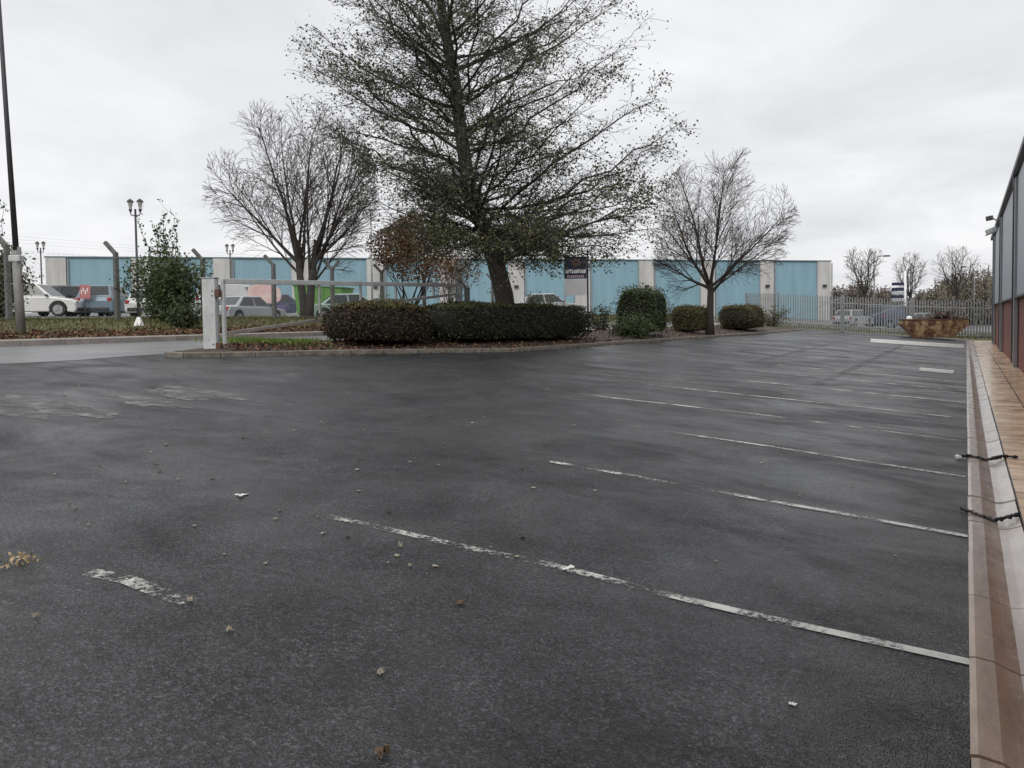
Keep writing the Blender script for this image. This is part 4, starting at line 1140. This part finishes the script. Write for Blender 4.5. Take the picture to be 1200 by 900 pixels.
def railings():
    Yf = 55.0
    def run(name, A, B, label, z, H=2.35, gate_=False):
        A, B = Vector((*A, 0)), Vector((*B, 0)); L = (B - A).length; ang = math.atan2(B.y - A.y, B.x - A.x)
        t = empty(name, (A.x, A.y, z[0]), ang, label, 'gate' if gate_ else 'fence'); sl = (z[1] - z[0]) / L
        mb = MB(); n = int(L / .155)
        for k in range(n):
            x = (k + .5) * L / n; zz = sl * x
            i = len(mb.v); w_ = .034
            out = [(-w_, .08), (w_, .08), (w_, H - .08), (0, H), (-w_, H - .08)]
            mb.prism([(x + a, zz + c) for a, c in out], -.004, .012 + .004)
        fixn(mb.build('pales', M['galvdark'], t))
        for zr in (.42, H - .45):
            mb = MB(); mb.bar((0, .04, zr), (L, .04, zr + sl * L), .045, .05); mb.build('rail', M['galv'], t)
        m_ = max(2, int(round(L / 2.75)) + 1)
        if gate_: m_ = 2
        for k in range(m_):
            x = L * k / (m_ - 1); mb = MB(); mb.box((x, .12, H / 2 + sl * x), (.09, .10, H + (.2 if gate_ else 0))); mb.build('post', M['galvdark'], t)
        if gate_:
            mb = MB(); mb.bar((0.1, .05, .42), (L - .1, .05, H - .45), .04, .05); mb.build('brace', M['galv'], t)
        return t
    zf = lambda x: TILT * max(-x, 0)
    run('palisade_fence', (-2.9, Yf), (1.6, Yf), 'galvanised palisade railings behind the skip, next to the unit corner', (zf(-2.9), 0))
    run('palisade_gate', (-7.0, Yf), (-3.0, Yf), 'palisade gate leaf left of the skip', (zf(-7.), zf(-3.)), gate_=True)
    run('palisade_gate', (-11.2, Yf + .1), (-7.1, Yf), 'palisade gate leaf nearest the olive shrubs', (zf(-11.2), zf(-7.1)), gate_=True)
    A = at(905, 51.5); run('palisade_fence', (A[0] - 1.5, A[1] - .5), (-11.3, Yf + .1), 'slanting palisade railings behind the olive dome shrub', (zf(A[0]), zf(-11.3)), 2.4)
railings()

def skip():
    X, Y = at(1093, 46.5); t = empty('skip', (X, Y, TILT * max(-X, 0) + .02), YAW * .35, 'rusty yellow steel skip at the far end of the car park', 'skip')
    Lb, Lt, H, Wd = 2.1, 3.6, 1.12, 1.75
    mb = MB()
    for (x0, x1, y0, y1) in ((-Lb / 2, Lb / 2, -.7, .7),):
        v = [(-Lb / 2, -.72, .06), (Lb / 2, -.72, .06), (Lb / 2, .72, .06), (-Lb / 2, .72, .06), (-Lt / 2, -Wd / 2, H * .78), (Lt / 2, -Wd / 2, H * .78), (Lt / 2, Wd / 2, H * .78), (-Lt / 2, Wd / 2, H * .78),
             (-Lt / 2 + .12, -Wd / 2, H), (Lt / 2 - .12, -Wd / 2, H), (Lt / 2 - .12, Wd / 2, H), (-Lt / 2 + .12, Wd / 2, H)]
        mb.v = v
        mb.f = [(3, 2, 1, 0), (0, 1, 5, 4), (1, 2, 6, 5), (2, 3, 7, 6), (3, 0, 4, 7), (4, 5, 9, 8), (5, 6, 10, 9), (6, 7, 11, 10), (7, 4, 8, 11)]; mb.t = [0] * 9
    o = mb.build('hull', M['skipsteel'], t); sm = o.modifiers.new('thick', 'SOLIDIFY'); sm.thickness = .05
    mb = MB()
    for s in (-1, 1): mb.bar((-Lt / 2 + .1, s * Wd / 2, H + .02), (Lt / 2 - .1, s * Wd / 2, H + .02), .09, .07); mb.bar((s * (Lt / 2 - .1), -Wd / 2, H + .02), (s * (Lt / 2 - .1), Wd / 2, H + .02), .09, .07)
    mb.build('rim', M['rust'], t)
    for x in (-.7, 0, .7):
        mb = MB(); mb.bar((x, -.74, .1), (x * 1.25, -Wd / 2 - .03, H), .10, .06); mb.build('rib', M['skipsteel'], t)
    for s in (-1, 1):
        for x in (-1.25, 1.25):
            mb = MB(); mb.tube([(x, s * (Wd / 2 - .05), .62), (x, s * (Wd / 2 + .16), .62)], .055, 8); mb.build('lifting_lug', M['rust'], t)
    mb = MB(); mb.bar((-Lt / 2 - .02, -Wd / 2 - .02, H * .8), (-Lb / 2 - .05, -.78, .04), .06, .12); mb.build('edge_rib', M['rust'], t)
    # rubble load
    r_ = random.Random(81); base = t.location
    mb = MB()
    for k in range(240):
        x = r_.uniform(-1.55, 1.55); hh = H * .85 + .55 * math.exp(-((x - .45) / .75) ** 2) * r_.uniform(.2, 1) + .14 * r_.random(); s_ = r_.uniform(.08, .28)
        mb.box((x, r_.uniform(-.6, .6), hh), (s_ * r_.uniform(.5, 2), s_, s_ * r_.uniform(.3, .9)), mat=Matrix.Rotation(r_.uniform(0, 3), 3, Vector((r_.random(), r_.random(), r_.random() + .1)).normalized()))
    o = mb.build('rubble', M['debris']); o.location = base; o.rotation_euler = t.rotation_euler; tag(o, 'heap of broken rubble and scrap filling the rusty skip', 'rubble', kind='stuff')
    mb = MB()
    for k in range(16):
        x, y = r_.uniform(.1, 1.0), r_.uniform(-.4, .4); a = r_.uniform(-.6, .6)
        mb.tube([(x, y, H), (x + a * .5, y, H + r_.uniform(.4, .75))], .018, 4)
    o = mb.build('scrap_rods', M['rust']); o.location = base; o.rotation_euler = t.rotation_euler; tag(o, 'bent rusty rods sticking up out of the skip load', 'scrap metal', kind='stuff')
    mb = MB(); mb.box((-1.35, -.5, H + .12), (.35, .3, .25), .4, .7); o = mb.build('sack', M['white'], bevel=.08); o.location = base; o.rotation_euler = t.rotation_euler; tag(o, 'white sack lying at one end of the skip load', 'sack')
skip()

def agent_board():
    d = 27.5; X, Y = at(675, d); z = T(X); s = d / F
    t = empty('agent_board', (X, Y, z - .05), YAW, 'navy and white property board on twin white posts behind the dark hedge end', 'sign')
    zz = lambda y: zat(675, y, d) - z + .05
    hw = 13.0 * s
    def panel(name, y0, y1, mat, th=.03, w_=hw):
        mb = MB(); mb.box((0, 0, (zz(y0) + zz(y1)) / 2), (2 * w_, th, zz(y0) - zz(y1))); return mb.build(name, mat, t)
    p = panel('navy_panel', 300.5, 326.5, M['navy'])
    panel('white_panel', 326.7, 346, M['white'])
    for x, top, mt in ((-hw + .03, 326, 'white'), (hw + .04, 293, 'navy')):
        mb = MB(); mb.box((x, .045, zz(top) / 2), (.055, .055, zz(top))); mb.build('post', M[mt], t)
    r_ = random.Random(91)
    mb = MB()
    for k in range(7):
        a = k * .9; mb.box((.03 + .12 * math.cos(a), -.018, zz(307.5) + .1 * math.sin(a)), (.12, .006, .07), mat=Matrix.Rotation(-a, 3, 'Y'))
    mb.build('emblem', M['emblem'], p)
    mb = MB(); x = -hw + .05
    while x < hw - .08:
        w_ = r_.uniform(.03, .075); mb.box((x + w_ / 2, -.018, zz(318.0) + r_.uniform(-.01, .01)), (w_, .006, .13)); x += w_ + .014
    mb.build('white_lettering', M['white'], p)
    mb = MB(); x = -hw + .10
    while x < hw - .08:
        w_ = r_.uniform(.03, .06); mb.box((x + w_ / 2, -.018, zz(324.0)), (w_, .006, .09)); x += w_ + .02
    mb.build('pink_lettering', M['pinkmark'], p)
agent_board()

def totem():
    d = 80; X, Y = at(1060, d); z = T(X); t = empty('sign_post', (X, Y, z - .05), YAW, 'white post with stacked navy blue direction panels beyond the railings', 'sign')
    zz = lambda y: zat(1060, y, d) - z + .05
    mb = MB(); mb.tube([(0, 0, 0), (0, 0, zz(318))], .14, 8); mb.build('post', M['white'], t, smooth=True)
    mb = MB(); mb.tube([(0, 0, zz(318)), (.35, 0, zz(312))], .09, 8); mb.build('finial', M['white'], t, smooth=True)
    s = d / F
    for y0, y1, mt in ((331, 334.5, 'navy'), (337, 341, 'navy'), (341.5, 345, 'cladgrey'), (346, 349, 'navy'), (349.5, 353, 'cladgrey')):
        mb = MB(); mb.box((-8.5 * s, -.05, (zz(y0) + zz(y1)) / 2), (14 * s, .08, zz(y0) - zz(y1))); mb.build('panel', M[mt], t)
totem()

def lantern_post(x, d, ytop, label):
    X, Y = at(x, d); z = T(X); ht = zat(x, ytop, d) - z
    t = empty('lantern_post', (X, Y, z), YAW, label, 'street lamp', 'twin lantern posts in the neighbouring car park')
    h = ht - .62
    mb = MB(); mb.tube([(0, 0, 0), (0, 0, 1.0), (0, 0, h)], [.09, .065, .05], 8); mb.build('pole', M['darksteel'], t, smooth=True)
    for s in (-1, 1):
        mb = MB(); mb.tube([(0, 0, h - .35), (s * .22, 0, h - .28), (s * .24, 0, h - .05)], .03, 6); mb.build('arm', M['darksteel'], t, smooth=True)
        l = MB(); l.tube([(s * .24, 0, h - .05), (s * .24, 0, h + .1), (s * .24, 0, h + .34)], [.06, .08, .135], 8); o = l.build('lantern', M['lampglass'], t)
        l = MB(); l.tube([(s * .24, 0, h + .34), (s * .24, 0, h + .40), (s * .24, 0, h + .50)], [.18, .15, .03], 8); l.build('hood', M['darksteel'], o)
        l = MB(); l.tube([(s * .24, 0, h - .16), (s * .24, 0, h - .02)], [.04, .09], 8); l.build('cup', M['darksteel'], o)
lantern_post(163, 38, 230, 'twin lantern post rising behind the straggly verge shrub')
lantern_post(51, 60, 281, 'twin lantern post standing left of the warehouse, against the sky')
lantern_post(272, 62, 284, 'twin lantern post above the warehouse roof, just right of the gate post')
X, Y = at(437, 45); t = empty('thin_pole', (X, Y, T(X)), 0, 'thin grey pole behind the bare tree, above the warehouse roof', 'pole')
mb = MB(); mb.tube([(0, 0, 0), (0, 0, zat(437, 246, 45) - T(X))], .05, 6); mb.build('pole', M['galv'], t, smooth=True)
mb = MB(); mb.box((0, 0, zat(437, 246, 45) - T(X)), (.3, .12, .1)); mb.build('lamp_head', M['galv'], t)
def road_lamp(x, d, ytop, s, label):
    X, Y = at(x, d); z = T(X); h = zat(x, ytop, d) - z; t = empty('road_lamp', (X, Y, z), YAW, label, 'street lamp')
    mb = MB(); mb.tube([(0, 0, 0), (0, 0, h - .3), (s * .35, 0, h), (s * 1.1, 0, h + .05)], [.09, .06, .05, .04], 6); mb.build('pole', M['galv'], t, smooth=True)
    mb = MB(); mb.box((s * 1.4, 0, h + .04), (.75, .3, .16)); mb.build('lamp_head', M['darksteel'], t, bevel=.05)
road_lamp(1024, 88, 300.5, 1, 'road lamp with short arm beside the small bare tree beyond the railings')
road_lamp(1141, 100, 313, -1, 'road lamp over the scrub between the skip and the unit')
# white sack on verge
X, Y = at(163, 21.5); mb = MB(); mb.box((0, 0, .12), (.26, .2, .26), .5, .35); o = mb.build('litter_bag', M['white'], bevel=.03); o.location = (X, Y, T(X)); tag(o, 'small white litter bag on the bank under the straggly shrub', 'bag')

# ------------------------------------------------------------------ vehicles
def wheel(t, x, y, r, side):
    mb = MB(); w_ = .2
    mb.tube([(x, y - w_ / 2, r), (x, y - w_ / 2 + .03, r), (x, y + w_ / 2 - .03, r), (x, y + w_ / 2, r)], [r * .9, r, r, r * .9], 18)
    o = mb.build('wheel', M['tyre'], t, smooth=False)
    mb = MB(); ys_ = y + side * (w_ / 2 + .008)
    mb.tube([(x, ys_ - .006, r), (x, ys_ + .006, r)], r * .66, 14)
    for k in range(5):
        a = k * 2 * math.pi / 5; mb.bar((x, ys_ + side * .012, r), (x + r * .6 * math.cos(a), ys_ + side * .012, r + r * .6 * math.sin(a)), .05, .02)
    mb.build('rim', M['rim'], o)

def car(x, d, rz, label, paint, style='hatch', name='parked_car', zoff=0.0, cat='car'):
    X, Y = at(x, d); t = empty(name, (X, Y, T(X) + zoff), rz, label, cat)
    S = dict(hatch=(4.1, 1.75, 1.47, .60, .31), suv=(4.5, 1.85, 1.68, .66, .36), saloon=(4.6, 1.8, 1.44, .58, .31), van=(5.0, 1.95, 1.98, .70, .33))[style]
    L, Wd, H, bl, wr = S; belt = H * .60; h2 = L / 2; fx, rx = h2 - .85, -h2 + .78
    arch = lambda cx: [(cx + (wr + .07) * math.cos(a), wr + (wr + .07) * math.sin(a)) for a in np.linspace(math.pi + .25, -.25, 10)]
    prof = [(-h2 + .03, .32), (-h2 + .1, .2)] + arch(rx) + arch(fx) + [(h2 - .1, .2), (h2, .34), (h2 - .02, belt * .72), (h2 - .22, belt * .86), (h2 * .45, belt), (-h2 + .1, belt + .02), (-h2, belt * .8)]
    if style == 'van': prof[-4:] = [(h2 - .25, belt * .9), (h2 * .62, belt), (-h2 + .02, belt), (-h2, belt * .8)]
    prof = [(a, max(.18, z)) for a, z in prof]
    mb = MB(); mb.prism(prof, -Wd / 2, Wd / 2); o = fixn(mb.build('body', paint, t, bevel=.05))
    # cabin
    ft, fb = (h2 * .14, h2 * .50); rt, rb = (-h2 * .80, -h2 + .12)
    if style == 'saloon': rt, rb = -h2 * .42, -h2 * .74
    if style == 'van': ft, fb, rt, rb = h2 * .36, h2 * .66, -h2 + .1, -h2 + .02
    wb, wt = Wd / 2 - .06, Wd / 2 - .22
    b4 = [Vector(p) for p in ((fb, -wb, belt - .02), (fb, wb, belt - .02), (rb, wb, belt - .02), (rb, -wb, belt - .02))]
    t4 = [Vector(p) for p in ((ft, -wt, H), (ft, wt, H), (rt, wt, H - .03), (rt, -wt, H - .03))]
    mb = MB(); mb.v = [tuple(p) for p in b4 + t4]; mb.f = [(3, 2, 1, 0), (4, 5, 6, 7), (0, 1, 5, 4), (1, 2, 6, 5), (2, 3, 7, 6), (3, 0, 4, 7)]; mb.t = [0] * 6
    fixn(mb.build('cabin', paint, t, bevel=.06))
    def win(a, b_, c, d_, u0, u1, v0, v1):
        q = lambda u, v: (a.lerp(b_, u)).lerp(d_.lerp(c, u), v)
        P = [q(u0, v0), q(u1, v0), q(u1, v1), q(u0, v1)]; nn = (P[1] - P[0]).cross(P[3] - P[0]).normalized()
        cen = sum(P, Vector()) / 4; mid = Vector((0, 0, (belt + H) / 2))
        if nn.dot(cen - mid) < 0: nn = -nn
        mb = MB(); i = [p + nn * .012 for p in P]; j = [p - nn * .01 for p in P]
        mb.v = [tuple(p) for p in i + j]; mb.f = [(0, 1, 2, 3), (7, 6, 5, 4), (0, 4, 5, 1), (1, 5, 6, 2), (2, 6, 7, 3), (3, 7, 4, 0)]; mb.t = [0] * 6
        fixn(mb.build('window', M['glass'], t))
    win(b4[0], b4[1], t4[1], t4[0], .06, .94, .12, .92)
    win(b4[2], b4[3], t4[3], t4[2], .08, .92, .2, .9)
    if style == 'van':
        win(b4[0], b4[3], t4[3], t4[0], .03, .25, .12, .8); win(b4[1], b4[2], t4[2], t4[1], .03, .25, .12, .8)
    else:
        for s in ((.05, .46), (.50, .93)):
            win(b4[0], b4[3], t4[3], t4[0], *s, .12, .88); win(b4[1], b4[2], t4[2], t4[1], *s, .12, .88)
    for xx in (fx, rx):
        for s in (-1, 1): wheel(t, xx, s * (Wd / 2 - .10), wr, s)
    for s in (-1, 1):
        mb = MB(); mb.box((h2 - .07, s * (Wd / 2 - .25), belt * .73), (.14, .34, .14)); mb.build('headlight', M['headlamp'], t, bevel=.03)
        mb = MB(); mb.box((-h2 + .04, s * (Wd / 2 - .16), belt * .88), (.12, .22, .2)); mb.build('tail_light', M['taillamp'], t, bevel=.03)
        mb = MB(); mb.box((h2 * .40, s * (Wd / 2 + .06), belt + .06), (.12, .16, .12)); mb.build('mirror', M['blackplastic'], t, bevel=.03)
    mb = MB(); mb.box((h2 - .0, 0, .36), (.06, Wd * .8, .18)); mb.box((-h2 + .0, 0, .38), (.06, Wd * .8, .18)); mb.build('bumper_trim', M['blackplastic'], t, bevel=.02)
    return t
P_white, P_black, P_blue, P_silver = carpaint('white car paint', (.62, .62, .60)), carpaint('charcoal car paint', (.03, .032, .036)), carpaint('blue grey car paint', (.16, .22, .27)), carpaint('silver car paint', (.36, .37, .38))
P_red, P_mint, P_dblue = carpaint('faded red paint', (.42, .13, .12)), carpaint('pale green paint', (.30, .40, .36)), carpaint('dark blue paint', (.06, .075, .12))
car(44, 39.5, YAW + R(8), 'white off road car behind the grass bank next to the lamp column', P_white, 'suv')
car(92, 43, YAW + R(75), 'charcoal hatchback parked between the white off road car and the blue grey one', P_black, 'suv')
car(128, 42, YAW + R(100), 'blue grey car parked beside the first visible cranked fence post', P_blue, 'suv')
car(190, 42, YAW + R(85), 'white hatchback half hidden behind the straggly verge shrub', P_white, 'hatch')
car(273, 48, YAW + R(80), 'white van parked just right of the gate post', P_white, 'van', 'parked_van', cat='van')
car(288, 40, YAW + R(70), 'silver car in front of the white van, low behind the bank', P_silver, 'saloon', zoff=-.35)
car(333, 52, YAW + R(15), 'dark blue car behind the bare tree trunks', P_dblue, 'hatch')
car(412, 41, YAW + R(20), 'pale green car beside the green container, above the bronze hedge', P_mint, 'saloon', zoff=-.2)
car(640, 47, YAW + R(10), 'silver car behind the dark hedge, under the agent board', P_silver, 'saloon')
car(1000, 66, YAW + R(40), 'silver grey hatchback beyond the railings, at the warehouse end', P_silver, 'hatch')
car(1045, 68, YAW + R(30), 'dark blue van beyond the palisade railings, left of the skip', P_dblue, 'van', 'parked_van', cat='van')
car(1080, 76, YAW + R(20), 'silver hatchback beyond the railings behind the skip', P_silver, 'hatch')
# red and white rounded stall sign seen over the bank
X, Y = at(311, 46); t = empty('banner_sign', (X, Y, T(X)), YAW, 'rounded faded red and white banner on a low purple stand behind the bank', 'sign')
mb = MB(); out = []
for k in range(24):
    a = 2 * math.pi * k / 24; c_, s_ = math.cos(a), math.sin(a); out.append((1.0 * math.copysign(abs(c_) ** .7, c_), 1.35 + .56 * math.copysign(abs(s_) ** .7, s_) - .1 * c_))
mb.prism(out, -.06, .06); fixn(mb.build('banner', simple('faded red banner', (.55, .30, .28), .6, 0, .3, 1.3, c2=(.62, .55, .53)), t))
mb = MB(); mb.box((.2, 0, .52), (2.4, .5, .32)); mb.build('stand', simple('purple board', (.11, .09, .19), .6), t, bevel=.03)
for s in (-1, 1):
    mb = MB(); mb.box((s * .9, 0, .18), (.1, .4, .36)); mb.build('leg', M['darksteel'], t)
X, Y = at(101, 39.5); t = empty('red_sign', (X, Y, T(X)), YAW, 'small red and white sign standing between the parked cars', 'sign')
mb = MB(); mb.tube([(0, 0, 0), (0, 0, 1.0)], .03, 6); mb.build('pole', M['darksteel'], t)
mb = MB(); mb.prism([(-.26, .95), (.28, .92), (.30, 1.62), (-.24, 1.66)], -.03, .03); fixn(mb.build('panel', simple('red sign', (.33, .07, .07), .5, 0, .2, 6, c2=(.45, .22, .21)), t))
mb = MB()
for k in range(4): mb.box((-.15 + .1 * k, -.036, 1.28 + .12 * (k % 2)), (.05, .01, .18))
mb.build('lettering', M['white'], t)
# green waste container
def container():
    X, Y = at(381, 44); t = empty('waste_container', (X, Y, T(X)), YAW + R(-12), 'bright green waste container behind the bare tree trunks', 'container')
    gm = simple('green container paint', (.10, .26, .045), .5, 0, .25, 2.5)
    mb = MB(); mb.prism([(-1.3, .15), (1.2, .15), (1.45, 1.55), (-1.5, 1.75)], -.8, .8); fixn(mb.build('body', gm, t, bevel=.03))
    for x in (-.9, -.3, .3, .9):
        mb = MB(); mb.box((x, -.83, .9), (.10, .06, 1.3)); mb.build('rib', gm, t)
    mb = MB(); mb.bar((-1.55, 0, 1.80), (1.5, 0, 1.60), 1.7, .09); mb.build('lid', simple('dark green lid', (.05, .16, .05), .5), t, bevel=.02)
    for x in (-1, 1):
        for y in (-.6, .6):
            mb = MB(); mb.tube([(x, y - .04, .09), (x, y + .04, .09)], .09, 10); mb.build('castor', M['tyre'], t)
container()

scene.render.engine = 'CYCLES'
scene.cycles.max_bounces = 6; scene.cycles.transparent_max_bounces = 12
